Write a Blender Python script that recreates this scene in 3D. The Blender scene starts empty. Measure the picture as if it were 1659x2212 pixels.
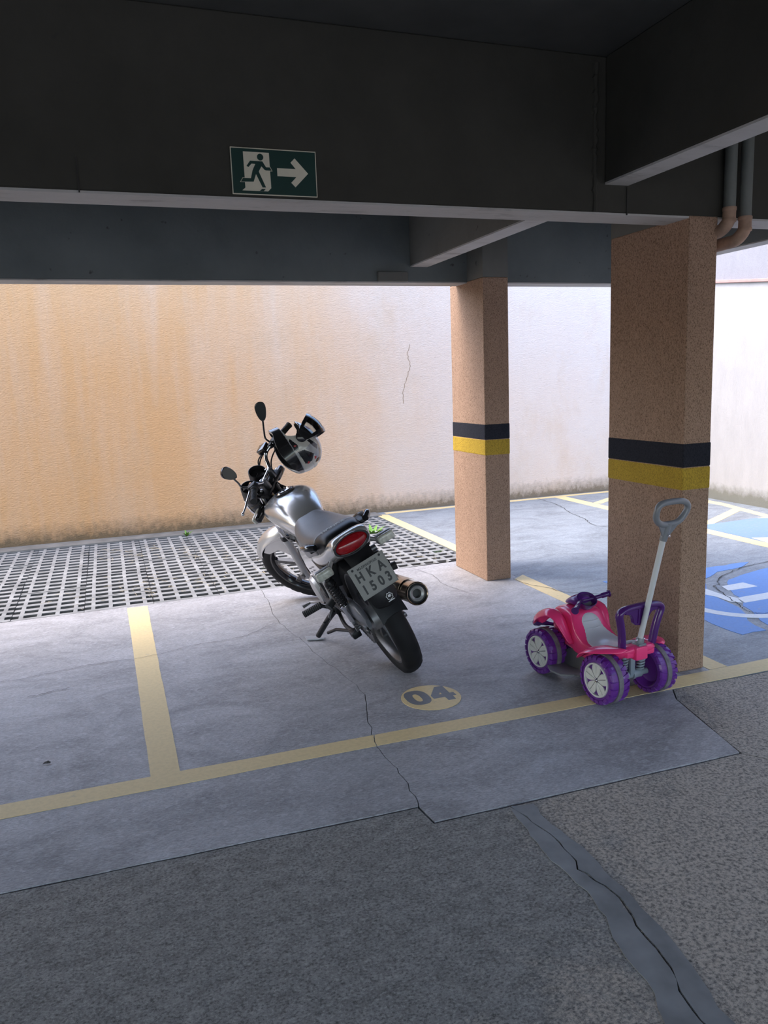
import bpy, bmesh, math, random
from mathutils import Vector, Matrix, Euler
from mathutils.geometry import tessellate_polygon

random.seed(4)
sc = bpy.context.scene
COL = sc.collection

# ------------------------------------------------------------------ camera
cam_d = bpy.data.cameras.new('camera')
cam = bpy.data.objects.new('camera', cam_d)
COL.objects.link(cam)
ROWS = ((0.9404244, -0.3379778, -0.0370538),
        (-0.0908860, -0.1448720, -0.9852674),
        (0.3276304, 0.9299372, -0.1669586))
cam.matrix_world = Matrix((
    (ROWS[0][0], -ROWS[1][0], -ROWS[2][0], 0.0),
    (ROWS[0][1], -ROWS[1][1], -ROWS[2][1], 0.0),
    (ROWS[0][2], -ROWS[1][2], -ROWS[2][2], 1.36),
    (0, 0, 0, 1)))
cam_d.sensor_fit = 'HORIZONTAL'
cam_d.sensor_width = 36.0
cam_d.lens = 36.0 * 1672.52 / 1659.0
cam_d.clip_start = 0.05
sc.camera = cam

# ------------------------------------------------------------------ sky and exposure
world = bpy.data.worlds.new('sky')
sc.world = world
world.use_nodes = True
wn, wl = world.node_tree.nodes, world.node_tree.links
bg = wn['Background']
sky = wn.new('ShaderNodeTexSky')
sky.sky_type = 'NISHITA'
sky.sun_disc = False
sky.sun_elevation = math.radians(52)
sky.sun_rotation = math.radians(-75)
sky.air_density = 1.0
sky.dust_density = 2.5
sky.ozone_density = 1.0
wl.new(sky.outputs[0], bg.inputs[0])
bg.inputs[1].default_value = 1.0
sc.view_settings.view_transform = 'Standard'
sc.view_settings.look = 'None'
sc.view_settings.gamma = 1.0
sc.view_settings.use_curve_mapping = False
sc.view_settings.exposure = 0.0

# ------------------------------------------------------------------ materials
class N:
    """small helper around one material's node tree"""
    def __init__(s, name):
        s.m = bpy.data.materials.new(name); s.m.use_nodes = True
        s.t = s.m.node_tree; s.b = s.t.nodes['Principled BSDF']
        s.co = None
    def n(s, typ, **kw):
        x = s.t.nodes.new(typ)
        for k, v in kw.items(): setattr(x, k, v)
        return x
    def lk(s, a, b): s.t.links.new(a, b)
    def coord(s, scale=(1, 1, 1), kind='Object'):
        if s.co is None: s.co = s.n('ShaderNodeTexCoord')
        mp = s.n('ShaderNodeMapping'); mp.inputs['Scale'].default_value = scale
        s.lk(s.co.outputs[kind], mp.inputs[0]); return mp.outputs[0]
    def noise(s, scale, detail=4, rough=0.55, stretch=(1, 1, 1), dist=0.0):
        x = s.n('ShaderNodeTexNoise'); x.inputs['Scale'].default_value = scale
        x.inputs['Detail'].default_value = detail; x.inputs['Roughness'].default_value = rough
        x.inputs['Distortion'].default_value = dist
        s.lk(s.coord(stretch), x.inputs[0]); return x.outputs[0]
    def ramp(s, fac, stops):
        r = s.n('ShaderNodeValToRGB'); e = r.color_ramp.elements
        while len(e) < len(stops): e.new(0.5)
        for i, (p, c) in enumerate(stops):
            e[i].position = p; e[i].color = (c, c, c, 1) if isinstance(c, (int, float)) else (*c, 1)
        s.lk(fac, r.inputs[0]); return r.outputs[0]
    def mix(s, fac, a, b, mode='MIX'):
        x = s.n('ShaderNodeMix', data_type='RGBA', blend_type=mode)
        for i, v in ((0, fac), (6, a), (7, b)):
            if isinstance(v, (int, float)): x.inputs[i].default_value = v
            elif isinstance(v, tuple): x.inputs[i].default_value = (*v, 1)
            else: s.lk(v, x.inputs[i])
        return x.outputs[2]
    def math(s, op, a, b=None, clamp=False):
        x = s.n('ShaderNodeMath', operation=op, use_clamp=clamp)
        for i, v in enumerate((a, b)):
            if v is None: continue
            if isinstance(v, (int, float)): x.inputs[i].default_value = v
            else: s.lk(v, x.inputs[i])
        return x.outputs[0]
    def xyz(s):
        if s.co is None: s.co = s.n('ShaderNodeTexCoord')
        x = s.n('ShaderNodeSeparateXYZ'); s.lk(s.co.outputs['Object'], x.inputs[0]); return x.outputs
    def color(s, c):
        if isinstance(c, tuple): s.b.inputs['Base Color'].default_value = (*c, 1)
        else: s.lk(c, s.b.inputs['Base Color'])
        return s
    def bump(s, h, strength=0.4, dist=0.01):
        x = s.n('ShaderNodeBump'); x.inputs['Strength'].default_value = strength
        x.inputs['Distance'].default_value = dist
        s.lk(h, x.inputs['Height']); s.lk(x.outputs[0], s.b.inputs['Normal']); return s
    def set(s, **kw):
        for k, v in kw.items():
            i = s.b.inputs[k.replace('_', ' ')]
            if isinstance(v, (int, float)): i.default_value = v
            elif isinstance(v, tuple): i.default_value = (*v, 1)
            else: s.lk(v, i)
        return s

def plain(name, c, rough=0.5, metal=0.0, coat=0.0, vary=0.08, scale=14.0, bump=0.0, bscale=200.0, spec=0.5):
    """one-colour stuff with a little mottling so it is not dead flat"""
    k = N(name)
    f = k.noise(scale, 3)
    lo = tuple(v * (1 - vary) for v in c); hi = tuple(min(1, v * (1 + vary)) for v in c)
    k.color(k.ramp(f, [(0.3, lo), (0.7, hi)]))
    k.set(Roughness=rough, Metallic=metal, Specular_IOR_Level=spec)
    if coat: k.set(Coat_Weight=coat, Coat_Roughness=0.08)
    if bump: k.bump(k.noise(bscale, 2), bump, 0.002)
    return k.m

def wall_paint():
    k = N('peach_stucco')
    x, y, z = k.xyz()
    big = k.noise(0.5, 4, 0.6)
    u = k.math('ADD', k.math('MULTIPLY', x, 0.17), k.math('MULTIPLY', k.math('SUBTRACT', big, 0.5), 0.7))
    base = k.ramp(u, [(0.0, (0.83, 0.47, 0.22)), (0.30, (0.83, 0.54, 0.33)), (0.58, (0.82, 0.65, 0.53)), (1.0, (0.78, 0.72, 0.69))])  # peach at low x, grading to near white at high x
    streak = k.noise(1.0, 5, 0.65, (3.2, 1, 0.35))
    base = k.mix(k.ramp(streak, [(0.42, 0.0), (0.80, 0.32)]), base, (0.86, 0.78, 0.70))
    blot = k.noise(1.6, 6, 0.7, (1, 1, 0.6))
    base = k.mix(k.ramp(blot, [(0.52, 0.0), (0.75, 0.4)]), base, (0.66, 0.46, 0.28))
    # damp moss band that creeps up from the foot of the wall
    foot = k.noise(16, 6, 0.75, (1, 1, 0.8))
    fz = k.math('SUBTRACT', z, k.math('MULTIPLY', k.math('SUBTRACT', foot, 0.35), 0.24))
    base = k.mix(k.ramp(fz, [(0.0, 0.85), (0.05, 0.5), (0.16, 0.0)]), base, (0.15, 0.12, 0.075))
    k.color(base).set(Roughness=0.95, Specular_IOR_Level=0.2)
    h = k.math('ADD', k.noise(75, 3, 0.6, (0.7, 0.7, 1.6)), k.math('MULTIPLY', k.noise(20, 3), 0.5))
    k.bump(h, 0.55, 0.012)
    return k.m

def rough_plaster(name, c, dark, pit=0.5, foot=None):
    k = N(name)
    a = k.noise(230, 4, 0.66, (1, 1, 0.6), 0.8)
    b = k.noise(7, 4, 0.6, (1, 1, 0.35))
    base = k.mix(k.ramp(b, [(0.3, 0.0), (0.75, 0.45)]), c, tuple(v * 0.72 for v in c))
    base = k.mix(k.ramp(a, [(0.38, pit), (0.53, 0.0)]), base, dark)
    if foot:
        x, y, z = k.xyz(); fz = k.math('SUBTRACT', z, k.math('MULTIPLY', k.noise(14, 5, 0.7), 0.16))
        base = k.mix(k.ramp(fz, [(0.0, 0.8), (0.10, 0.0)]), base, foot)
    k.color(base).set(Roughness=0.95, Specular_IOR_Level=0.15)
    h = k.math('ADD', a, k.math('MULTIPLY', k.noise(38, 2, 0.5, (1, 1, 0.5)), 0.6))
    k.bump(h, 0.8, 0.012)
    return k.m

def slab_paint(name='painted_concrete', tint=None):
    k = N(name)
    sw = k.noise(2.2, 7, 0.68, (1, 1.7, 1), 1.2)
    fine = k.noise(26, 5, 0.7, (1, 1.6, 1), 0.6)
    base = k.ramp(sw, [(0.34, (0.27, 0.265, 0.27)), (0.5, (0.35, 0.345, 0.353)), (0.66, (0.42, 0.418, 0.432))])
    base = k.mix(k.ramp(fine, [(0.50, 0.0), (0.64, 0.5)]), base, (0.50, 0.50, 0.52))
    base = k.mix(k.ramp(k.noise(1.0, 5, 0.7, (1, 1, 1), 0.8), [(0.52, 0.0), (0.75, 0.5)]), base, (0.22, 0.21, 0.205))
    strk = k.noise(60, 5, 0.72, (1, 3.2, 1), 0.5)
    base = k.mix(1.0, base, k.ramp(strk, [(0.36, 0.72), (0.5, 1.0), (0.62, 1.25)]), 'MULTIPLY')
    if tint: base = k.mix(1.0, base, tint, 'MULTIPLY')
    k.color(base)
    k.set(Roughness=k.ramp(sw, [(0.3, 0.62), (0.7, 0.42)]), Specular_IOR_Level=0.45)
    k.bump(k.math('ADD', fine, k.math('MULTIPLY', k.noise(160, 2), 0.25)), 0.32, 0.01)
    return k.m

def slab_rough():
    k = N('worn_concrete')
    big = k.noise(1.1, 6, 0.65, (1, 1, 1), 0.7)
    grit = k.noise(95, 4, 0.75)
    mid = k.noise(13, 8, 0.78, (1, 1.6, 1))
    base = k.ramp(mid, [(0.34, (0.205, 0.198, 0.186)), (0.50, (0.29, 0.283, 0.268)), (0.64, (0.38, 0.37, 0.352))])
    speck = k.noise(115, 4, 0.75, (1, 1.3, 1))
    base = k.mix(k.ramp(speck, [(0.38, 0.75), (0.48, 0.0)]), base, (0.075, 0.073, 0.07))
    base = k.mix(k.ramp(speck, [(0.55, 0.0), (0.64, 0.6)]), base, (0.55, 0.54, 0.51))
    brown = k.mix(k.ramp(grit, [(0.42, 0.0), (0.58, 0.85)]), (0.29, 0.25, 0.21), (0.76, 0.66, 0.55))
    x, y, z = k.xyz()
    near = k.math('MULTIPLY_ADD', y, -0.30); near.node.inputs[2].default_value = 0.52
    side = k.math('MULTIPLY_ADD', x, 0.30); side.node.inputs[2].default_value = -0.30
    msk = k.math('ADD', k.math('ADD', big, near), side)
    base = k.mix(k.ramp(k.math('ADD', msk, k.math('MULTIPLY', k.math('SUBTRACT', speck, 0.5), 0.35)), [(0.50, 0.0), (0.60, 0.8)]), base, brown)
    base = k.mix(k.ramp(grit, [(0.34, 0.7), (0.43, 0.0)]), base, (0.06, 0.058, 0.055))
    k.color(base).set(Roughness=k.ramp(mid, [(0.3, 0.75), (0.7, 0.5)]), Specular_IOR_Level=0.45)
    k.bump(k.math('ADD', k.math('MULTIPLY', mid, 0.5), k.math('ADD', speck, k.math('MULTIPLY', grit, 0.5))), 0.75, 0.014)
    return k.m

def floor_paint(name, c, under=(0.33, 0.33, 0.34), wear=0.62):
    k = N(name)
    w = k.noise(14, 6, 0.75, (1, 1, 1), 0.8)
    f = k.noise(60, 3)
    base = k.mix(k.ramp(w, [(wear, 0.0), (wear + 0.14, 0.7)]), c, under)
    base = k.mix(k.ramp(f, [(0.35, 0.25), (0.6, 0.0)]), base, tuple(v * 0.7 for v in c))
    k.color(base).set(Roughness=0.6)
    k.bump(w, 0.15, 0.005)
    return k.m

def beam_paint(name, lo, hi):
    k = N(name)
    a = k.noise(3.0, 5, 0.6)
    spot = k.noise(18, 2, 0.5)
    base = k.ramp(a, [(0.3, lo), (0.7, hi)])
    base = k.mix(k.ramp(spot, [(0.24, 0.7), (0.30, 0.0)]), base, (0.04, 0.04, 0.035))
    k.color(base).set(Roughness=0.85, Specular_IOR_Level=0.3)
    k.bump(k.noise(50, 3), 0.25, 0.006)
    return k.m

def soffit_lit():
    k = N('floor_lit_soffit_paint')
    a = k.noise(6.0, 6, 0.7, (0.5, 1.5, 1))
    base = k.ramp(a, [(0.28, (0.26, 0.245, 0.225)), (0.42, (0.42, 0.405, 0.38)), (0.75, (0.48, 0.47, 0.45))])  # pale tone stands in for floor bounce on the undersides
    k.color(base).set(Roughness=0.9)
    k.bump(k.noise(40, 3), 0.3, 0.006)
    return k.m

M = {}
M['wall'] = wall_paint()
M['column'] = rough_plaster('salmon_rough_plaster', (0.55, 0.365, 0.255), (0.14, 0.08, 0.05), 0.8)
M['band_black'] = rough_plaster('black_band_paint', (0.035, 0.037, 0.048), (0.01, 0.01, 0.012), 0.6)
M['band_yellow'] = rough_plaster('yellow_band_paint', (0.66, 0.44, 0.06), (0.16, 0.10, 0.02), 0.6)
M['upper_wall'] = rough_plaster('lavender_grey_plaster', (0.34, 0.335, 0.365), (0.22, 0.21, 0.24), 0.4)
M['slab'] = slab_paint()
M['slab_blue'] = slab_paint('blue_grey_painted_concrete', (0.66, 0.74, 0.80))
M['rough'] = slab_rough()
M['patch'] = plain('cement_patch', (0.235, 0.238, 0.24), 0.6, vary=0.25, scale=9, bump=0.25, bscale=60)
M['under'] = plain('dark_subbase', (0.035, 0.033, 0.03), 0.95)
M['soil'] = plain('dark_soil', (0.045, 0.036, 0.028), 1.0, vary=0.6, scale=50, bump=0.9, bscale=120)
M['paver'] = plain('grey_grid_concrete', (0.25, 0.253, 0.25), 0.85, vary=0.3, scale=6, bump=0.5, bscale=140)
M['kerb'] = plain('kerb_concrete', (0.20, 0.19, 0.17), 0.9, vary=0.3, scale=5, bump=0.5, bscale=90)
M['line'] = floor_paint('yellow_floor_paint', (0.80, 0.62, 0.32))
M['blue'] = floor_paint('blue_floor_paint', (0.14, 0.29, 0.62), wear=0.57)
M['bluegrey'] = floor_paint('faded_blue_floor_paint', (0.19, 0.29, 0.52), wear=0.55)
M['white'] = floor_paint('white_floor_paint', (0.70, 0.72, 0.74))
M['digits'] = floor_paint('grey_digit_paint', (0.20, 0.205, 0.22))
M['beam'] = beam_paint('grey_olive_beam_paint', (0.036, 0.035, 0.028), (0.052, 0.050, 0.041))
M['beam_blue_lit'] = beam_paint('lit_grey_blue_beam_paint', (0.125, 0.143, 0.140), (0.165, 0.185, 0.180))  # grey blue, lightened for light bounced up from the floor
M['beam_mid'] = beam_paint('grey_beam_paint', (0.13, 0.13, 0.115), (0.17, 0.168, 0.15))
M['side_wall'] = rough_plaster('whitish_side_plaster', (0.50, 0.49, 0.49), (0.40, 0.385, 0.38), 0.3, (0.16, 0.16, 0.12))
M['soffit'] = soffit_lit()
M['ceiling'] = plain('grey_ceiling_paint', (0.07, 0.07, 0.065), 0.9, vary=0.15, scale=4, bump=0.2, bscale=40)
M['trim'] = plain('dull_red_ledge', (0.35, 0.22, 0.20), 0.8)
M['outer'] = plain('outer_yard_concrete', (0.40, 0.38, 0.35), 0.9, vary=0.15, scale=3)
M['grass'] = plain('fresh_green_leaf', (0.16, 0.34, 0.05), 0.6, vary=0.3, scale=80)
M['straw'] = plain('dry_straw', (0.50, 0.42, 0.28), 0.9, vary=0.3, scale=60)
M['dark_leaf'] = plain('dark_dry_leaf', (0.055, 0.05, 0.05), 0.9, vary=0.4, scale=60)

# ------------------------------------------------------------------ mesh helpers
class MB:
    """collects shapes into one bmesh; every face carries the current material slot"""
    def __init__(s): s.bm = bmesh.new(); s.mi = 0
    def _f(s, vs):
        try: f = s.bm.faces.new(vs)
        except ValueError: return None
        f.material_index = s.mi; return f
    def box(s, c, size, rot=None, bev=0.0, seg=2):
        sx, sy, sz = (v / 2 for v in size)
        R = rot if rot is not None else Matrix.Identity(3)
        vs = [s.bm.verts.new(Vector(c) + R @ Vector((x, y, z))) for x in (-sx, sx) for y in (-sy, sy) for z in (-sz, sz)]
        fs = [s._f([vs[i] for i in q]) for q in ((0, 1, 3, 2), (4, 6, 7, 5), (0, 4, 5, 1), (2, 3, 7, 6), (0, 2, 6, 4), (1, 5, 7, 3))]
        if bev:
            es = list({e for f in fs for e in f.edges})
            bmesh.ops.bevel(s.bm, geom=es, offset=bev, segments=seg, profile=0.5, affect='EDGES', clamp_overlap=True, material=s.mi)
        return s
    def loft(s, rings, cap=True, closed=False):
        R = [[s.bm.verts.new(p) for p in r] for r in rings]
        n = len(R[0])
        pairs = list(zip(R, R[1:])) + ([(R[-1], R[0])] if closed else [])
        for a, b in pairs:
            for i in range(n):
                j = (i + 1) % n
                s._f((a[i], a[j], b[j], b[i]))
        if cap and not closed:
            s._f(R[0][::-1]); s._f(R[-1])
        return s
    def sheet(s, rows, thick=0.0):
        """open grid of points; with thick it is closed into a shell along the local normals"""
        if thick:
            nr, nc = len(rows), len(rows[0])
            P = [[Vector(p) for p in r] for r in rows]
            Q = []
            for i in range(nr):
                q = []
                for j in range(nc):
                    du = P[min(i + 1, nr - 1)][j] - P[max(i - 1, 0)][j]
                    dv = P[i][min(j + 1, nc - 1)] - P[i][max(j - 1, 0)]
                    nn = du.cross(dv)
                    q.append(P[i][j] + (nn.normalized() if nn.length > 1e-9 else Vector((0, 0, 1))) * thick)
                Q.append(q)
            rings = [P[i] + Q[i][::-1] for i in range(nr)]
            return s.loft(rings)
        V = [[s.bm.verts.new(p) for p in r] for r in rows]
        for a, b in zip(V, V[1:]):
            for i in range(len(a) - 1): s._f((a[i], a[i + 1], b[i + 1], b[i]))
        return s
    def tube(s, pts, r, n=10, cap=True, closed=False):
        P = [Vector(p) for p in pts]; rings = []
        rr = r if isinstance(r, (list, tuple)) else [r] * len(P)
        up = None
        for i, p in enumerate(P):
            if closed: t = P[(i + 1) % len(P)] - P[i - 1]
            else: t = P[min(i + 1, len(P) - 1)] - P[max(i - 1, 0)]
            t.normalize()
            if up is None: up = Vector((0, 0, 1)) if abs(t.z) < 0.9 else Vector((1, 0, 0))
            u = (up - t * up.dot(t))
            if u.length < 1e-6: u = t.orthogonal()
            u.normalize(); v = t.cross(u); up = u
            rings.append([p + (u * math.cos(a) + v * math.sin(a)) * rr[i] for a in (2 * math.pi * k / n for k in range(n))])
        return s.loft(rings, cap, closed)
    def lathe(s, prof, o=(0, 0, 0), d=(0, 1, 0), n=32, cap=True, closed=False):
        """prof: (radius, distance along d)"""
        d = Vector(d).normalized(); u = d.orthogonal().normalized(); v = d.cross(u); o = Vector(o)
        rings = [[o + d * a + (u * math.cos(t) + v * math.sin(t)) * max(r, 1e-4) for t in (2 * math.pi * k / n for k in range(n))] for r, a in prof]
        return s.loft(rings, cap, closed)
    def poly(s, pts, depth):
        """extruded polygon: pts 3-D, coplanar; depth a vector"""
        dv = Vector(depth)
        P = [Vector(p) for p in pts]
        tri = tessellate_polygon([P])
        a = [s.bm.verts.new(p) for p in P]; b = [s.bm.verts.new(p + dv) for p in P]
        for t in tri:
            s._f([a[i] for i in t]); s._f([b[i] for i in t][::-1])
        for i in range(len(P)):
            j = (i + 1) % len(P); s._f((a[i], a[j], b[j], b[i]))
        return s
    def ball(s, c, r, nu=16, nv=10):
        r = r if isinstance(r, (tuple, list)) else (r, r, r); c = Vector(c)
        rings = []
        for i in range(1, nv):
            f = math.pi * i / nv
            rings.append([c + Vector((r[0] * math.sin(f) * math.cos(t), r[1] * math.sin(f) * math.sin(t), r[2] * math.cos(f))) for t in (2 * math.pi * k / nu for k in range(nu))])
        return s.loft(rings)

def smooth_path(pts, k=6, closed=False):
    """Catmull-Rom through the points"""
    P = [Vector(p) for p in pts]; n = len(P); out = []
    rng = range(n) if closed else range(n - 1)
    for i in rng:
        g = lambda j: P[j % n] if closed else P[max(0, min(n - 1, j))]
        p0, p1, p2, p3 = g(i - 1), g(i), g(i + 1), g(i + 2)
        for q in range(k):
            t = q / k
            out.append(0.5 * ((2 * p1) + (p2 - p0) * t + (2 * p0 - 5 * p1 + 4 * p2 - p3) * t * t + (3 * p1 - p0 - 3 * p2 + p3) * t ** 3))
    if not closed: out.append(P[-1])
    return out

def obj(name, mb, mat, parent=None, smooth=True, label=None, kind=None, sub=0, angle=38):
    me = bpy.data.meshes.new(name)
    bmesh.ops.recalc_face_normals(mb.bm, faces=mb.bm.faces)
    mb.bm.to_mesh(me); mb.bm.free()
    for m in (mat if isinstance(mat, (list, tuple)) else [mat]): me.materials.append(m)
    if smooth:
        me.shade_smooth()
        if not sub: me.set_sharp_from_angle(angle=math.radians(angle))
    o = bpy.data.objects.new(name, me); COL.objects.link(o)
    if sub:
        md = o.modifiers.new('subdivision', 'SUBSURF'); md.levels = sub; md.render_levels = sub
    if parent is not None: o.parent = parent
    if label: o['label'] = label
    if kind: o['kind'] = kind
    return o

def thing(name, label, cat, mtx=None, loc=None, rotz=0.0, group=None):
    o = bpy.data.objects.new(name, None); COL.objects.link(o); o.empty_display_size = 0.1
    if mtx is not None: o.matrix_world = mtx
    elif loc is not None:
        o.location = loc; o.rotation_euler = (0, 0, rotz)
    o['label'] = label; o['category'] = cat
    if group: o['group'] = group
    return o

def tag(o, label, cat, group=None):
    o['label'] = label; o['category'] = cat
    if group: o['group'] = group
    return o

def dup(o, parent, mtx=None):
    c = o.copy(); COL.objects.link(c); c.parent = parent
    if mtx is not None: c.matrix_local = mtx
    return c

def text_mesh(s, size, bold=0.0, depth=0.0008):
    cu = bpy.data.curves.new('lettering', 'FONT'); cu.body = s; cu.size = size
    cu.align_x = 'CENTER'; cu.align_y = 'CENTER'; cu.offset = bold; cu.extrude = depth / 2
    t = bpy.data.objects.new('lettering', cu); COL.objects.link(t)
    dg = bpy.context.evaluated_depsgraph_get()
    me = bpy.data.meshes.new_from_object(t.evaluated_get(dg))
    bpy.data.objects.remove(t); bpy.data.curves.remove(cu)
    return me

def text_part(name, s, size, mat, parent, mtx, bold=0.0, sx=1.0):
    me = text_mesh(s, size, bold)
    me.materials.clear(); me.materials.append(mat)
    me.transform(mtx @ Matrix.Diagonal((sx, 1, 1, 1)))
    o = bpy.data.objects.new(name, me); COL.objects.link(o); o.parent = parent
    return o

# ------------------------------------------------------------------ the setting
PI = math.pi
BASE = MB().box((0, 2, -0.26), (16, 20, 0.2))
floor = obj('floor', BASE, M['under'], smooth=False, kind='structure', label='grey concrete garage floor cast in slabs')

def jit(pts, step=0.12, amp=0.0035, seed=1):
    """break straight slab edges into slightly ragged ones"""
    r = random.Random(seed); out = []
    P = [Vector((*p, 0)) for p in pts]
    for a, b in zip(P, P[1:] + P[:1]):
        n = max(1, min(60, int((b - a).length / step)))
        d = (b - a); nn = Vector((-d.y, d.x, 0)).normalized() if d.length else Vector()
        for i in range(n):
            q = a + d * (i / n)
            if i: q = q + nn * r.uniform(-amp, amp)
            out.append(q)
    return out

def slab(name, pts, mat, z=0.0, depth=0.15, amp=0.003, seed=1, label=None, parent=None, step=0.12):
    P = jit(pts, step, amp, seed)
    mb = MB().poly([(p.x, p.y, z) for p in P], (0, 0, -depth))
    return obj(name, mb, mat, parent or floor, smooth=False, label=label)

crack1 = [(0.885, 5.058), (0.870, 4.75), (0.845, 4.34), (0.88, 3.98), (0.915, 3.60), (0.965, 3.145), (0.905, 2.86), (0.848, 2.574), (0.862, 2.38), (0.84, 2.156)]
_r = random.Random(21)
crack1 = [(p.x + _r.uniform(-.007, .007) * (0 < i < 54), p.y) for i, p in enumerate(smooth_path([(x, y, 0) for x, y in crack1], 6))]
g = 0.0016
slab('concrete_slab', [(-8, 5.03)] + [(x - g, y) for x, y in crack1] + [(-0.394, 2.203), (-8, 2.52)], M['slab'], seed=2, amp=0.002,
     label='painted slab left of the long crack')
J1 = [(0.853, 2.053), (1.112, 2.047), (1.6, 2.036), (2.030, 2.028), (2.09, 2.28), (2.143, 2.492), (2.20, 2.585)]
slab('concrete_slab', [(x + g, y) for x, y in crack1][::-1][:1] + J1 + [(2.555, 2.578), (2.560, 5.195), (1.92, 5.175)]
     + [(x + g, y) for x, y in crack1], M['slab'], seed=3, amp=0.002, label='painted slab under the toy and columns')
slab('concrete_slab', [(2.5575, 2.578), (8, 2.50), (8, 7.57), (2.532, 7.57), (2.532, 5.197), (2.5625, 5.197)], M['slab_blue'], seed=31, amp=0.0015, label='blue grey painted slab of the far bays')
crack2 = [(1.108, 2.036), (1.135, 1.894), (1.146, 1.806), (1.141, 1.712), (1.123, 1.679), (1.150, 1.59), (1.156, 1.533), (1.142, 1.462),
          (1.129, 1.431), (1.124, 1.347), (1.114, 1.287), (1.085, 1.225), (1.075, 1.173), (1.06, 0.9), (1.0, 0.3), (0.9, -7)]
slab('concrete_slab', [(-8, 2.514), (-0.394, 2.197), (0.834, 2.148), (0.846, 2.044)] + [(x - 0.002, y) for x, y in crack2] + [(-8, -7)],
     M['rough'], seed=4, z=-0.002, label='rough dark slab in the left foreground')
slab('concrete_slab', [(x + 0.002, y) for x, y in crack2][::-1] + [(1.6, 2.029), (2.030, 2.020), (2.085, 1.945), (2.5, 1.3), (3.1, 0.3), (6, -5), (6, -7)],
     M['rough'], seed=5, z=-0.002, label='rough brownish slab in the right foreground')
slab('concrete_slab', [(2.036, 2.020), (2.098, 2.28), (2.150, 2.492), (2.206, 2.578), (8, 2.493), (8, -7), (6.01, -7), (6.01, -5), (3.11, 0.3), (2.51, 1.3), (2.093, 1.945)],
     M['rough'], seed=6, z=-0.002, label='rough grey slab at the right edge')
pl = [(1.105, 2.036), (1.096, 1.933), (1.08, 1.773), (1.088, 1.677), (1.095, 1.589), (1.081, 1.487), (1.064, 1.449), (1.039, 1.357), (1.037, 1.311),
      (1.031, 1.24), (0.996, 1.163), (0.97, 0.9), (0.9, 0.3)]
pr = [(1.183, 2.022), (1.174, 1.899), (1.185, 1.815), (1.196, 1.76), (1.187, 1.647), (1.191, 1.57), (1.189, 1.519), (1.182, 1.445), (1.181, 1.4),
      (1.169, 1.312), (1.153, 1.233), (1.129, 1.158), (1.12, 0.9), (1.08, 0.3)]
slab('cement_patch', pl + [(x - 0.003, y) for x, y in crack2[:-1]][::-1], M['patch'], z=0.0005, depth=0.004, seed=7, amp=0.006, step=0.03)
slab('cement_patch', [(x + 0.003, y) for x, y in crack2[:-1]] + pr[::-1], M['patch'], z=0.0005, depth=0.004, seed=8, amp=0.006, step=0.03)

# painted markings lie on the slabs as thin coats
PZ = [0]
def paint(name, pts, mat, amp=0.0015, seed=1, z=0.0014, label=None):
    PZ[0] += 1; z += PZ[0] * 0.00004   # one coat over another where lines cross
    return slab(name, pts, mat, z=z, depth=0.002, amp=amp, seed=seed, label=label, step=0.07)
def strip(a, b, w):
    a, b = Vector((*a, 0)), Vector((*b, 0)); n = (b - a).normalized(); n = Vector((-n.y, n.x, 0)) * w / 2
    return [tuple((p)[:2]) for p in (a + n, b + n, b - n, a - n)]
paint('painted_line', [(-8, 2.86), (0.848, 2.692), (0.848, 2.606), (-8, 2.72)][:1] + [(0.872, 2.694), (0.856, 2.645), (0.852, 2.604), (-8, 2.70)], M['line'], seed=11, label='yellow line across the front of the bay')
paint('painted_line', [(0.856, 2.6045), (0.860, 2.645), (0.876, 2.694), (1.77, 2.680), (2.35, 2.684), (8, 2.72), (8, 2.53), (2.76, 2.575), (1.76, 2.589)], M['line'], seed=12, label='yellow line running under the toy')
paint('painted_line', [(0.022, 5.022), (0.145, 5.018), (0.138, 2.688), (0.036, 2.688)], M['line'], seed=13, z=0.0012, label='yellow divider left of the motorcycle')
paint('painted_line', [(2.513, 4.52), (2.622, 4.60), (2.618, 4.3), (2.60, 2.69), (2.50, 2.69)], M['line'], seed=14, label='yellow divider between the two columns')
paint('painted_line', [(2.532, 7.45), (2.645, 7.40), (2.628, 4.98), (2.53, 4.98)], M['line'], seed=15, label='yellow divider beside the grid paving')
paint('painted_line', [(2.65, 7.53), (5.75, 7.53), (5.75, 7.45), (2.65, 7.44)], M['line'], seed=16, label='yellow line at the foot of the far wall')
paint('painted_line', [(4.66, 7.44), (4.79, 7.44), (4.775, 2.72), (4.655, 2.72)], M['line'], seed=17, label='yellow divider of the far bays')
paint('painted_line', [(5.76, 7.2), (5.86, 7.2), (5.86, 6.2), (5.70, 5.4), (5.60, 5.4), (5.75, 6.1)], M['line'], seed=18)
for a, b in (((4.80, 6.86), (5.70, 7.40)), ((4.80, 5.33), (5.76, 5.88)), ((4.80, 6.1), (5.76, 6.66))):
    paint('painted_line', strip(a, b, 0.095), M['line'], seed=19)
paint('painted_line', [(5.49, 5.40), (5.64, 5.415), (5.498, 5.27)], M['line'], seed=20)
paint('blue_bay_paint', [(4.80, 5.385), (5.48, 5.41), (5.75, 5.3), (5.75, 4.2), (4.79, 4.2)], M['bluegrey'], seed=21)
paint('bay_arrow_mark', [(4.815, 4.775), (4.936, 4.727), (5.1, 4.6), (4.9, 4.45), (4.784, 4.579)], M['white'], seed=22, z=0.0026)
paint('blue_square_paint', [(2.99, 2.997), (3.15, 3.0), (3.19, 3.166), (3.27, 3.263), (3.33, 3.379), (3.35, 3.5), (3.42, 3.72), (3.6, 3.95), (3.8, 4.055), (4.05, 4.088), (4.189, 4.171), (2.99, 4.2)],
      M['blue'], seed=23, amp=0.012, label='blue square of the accessible bay, left of the crack')
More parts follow.
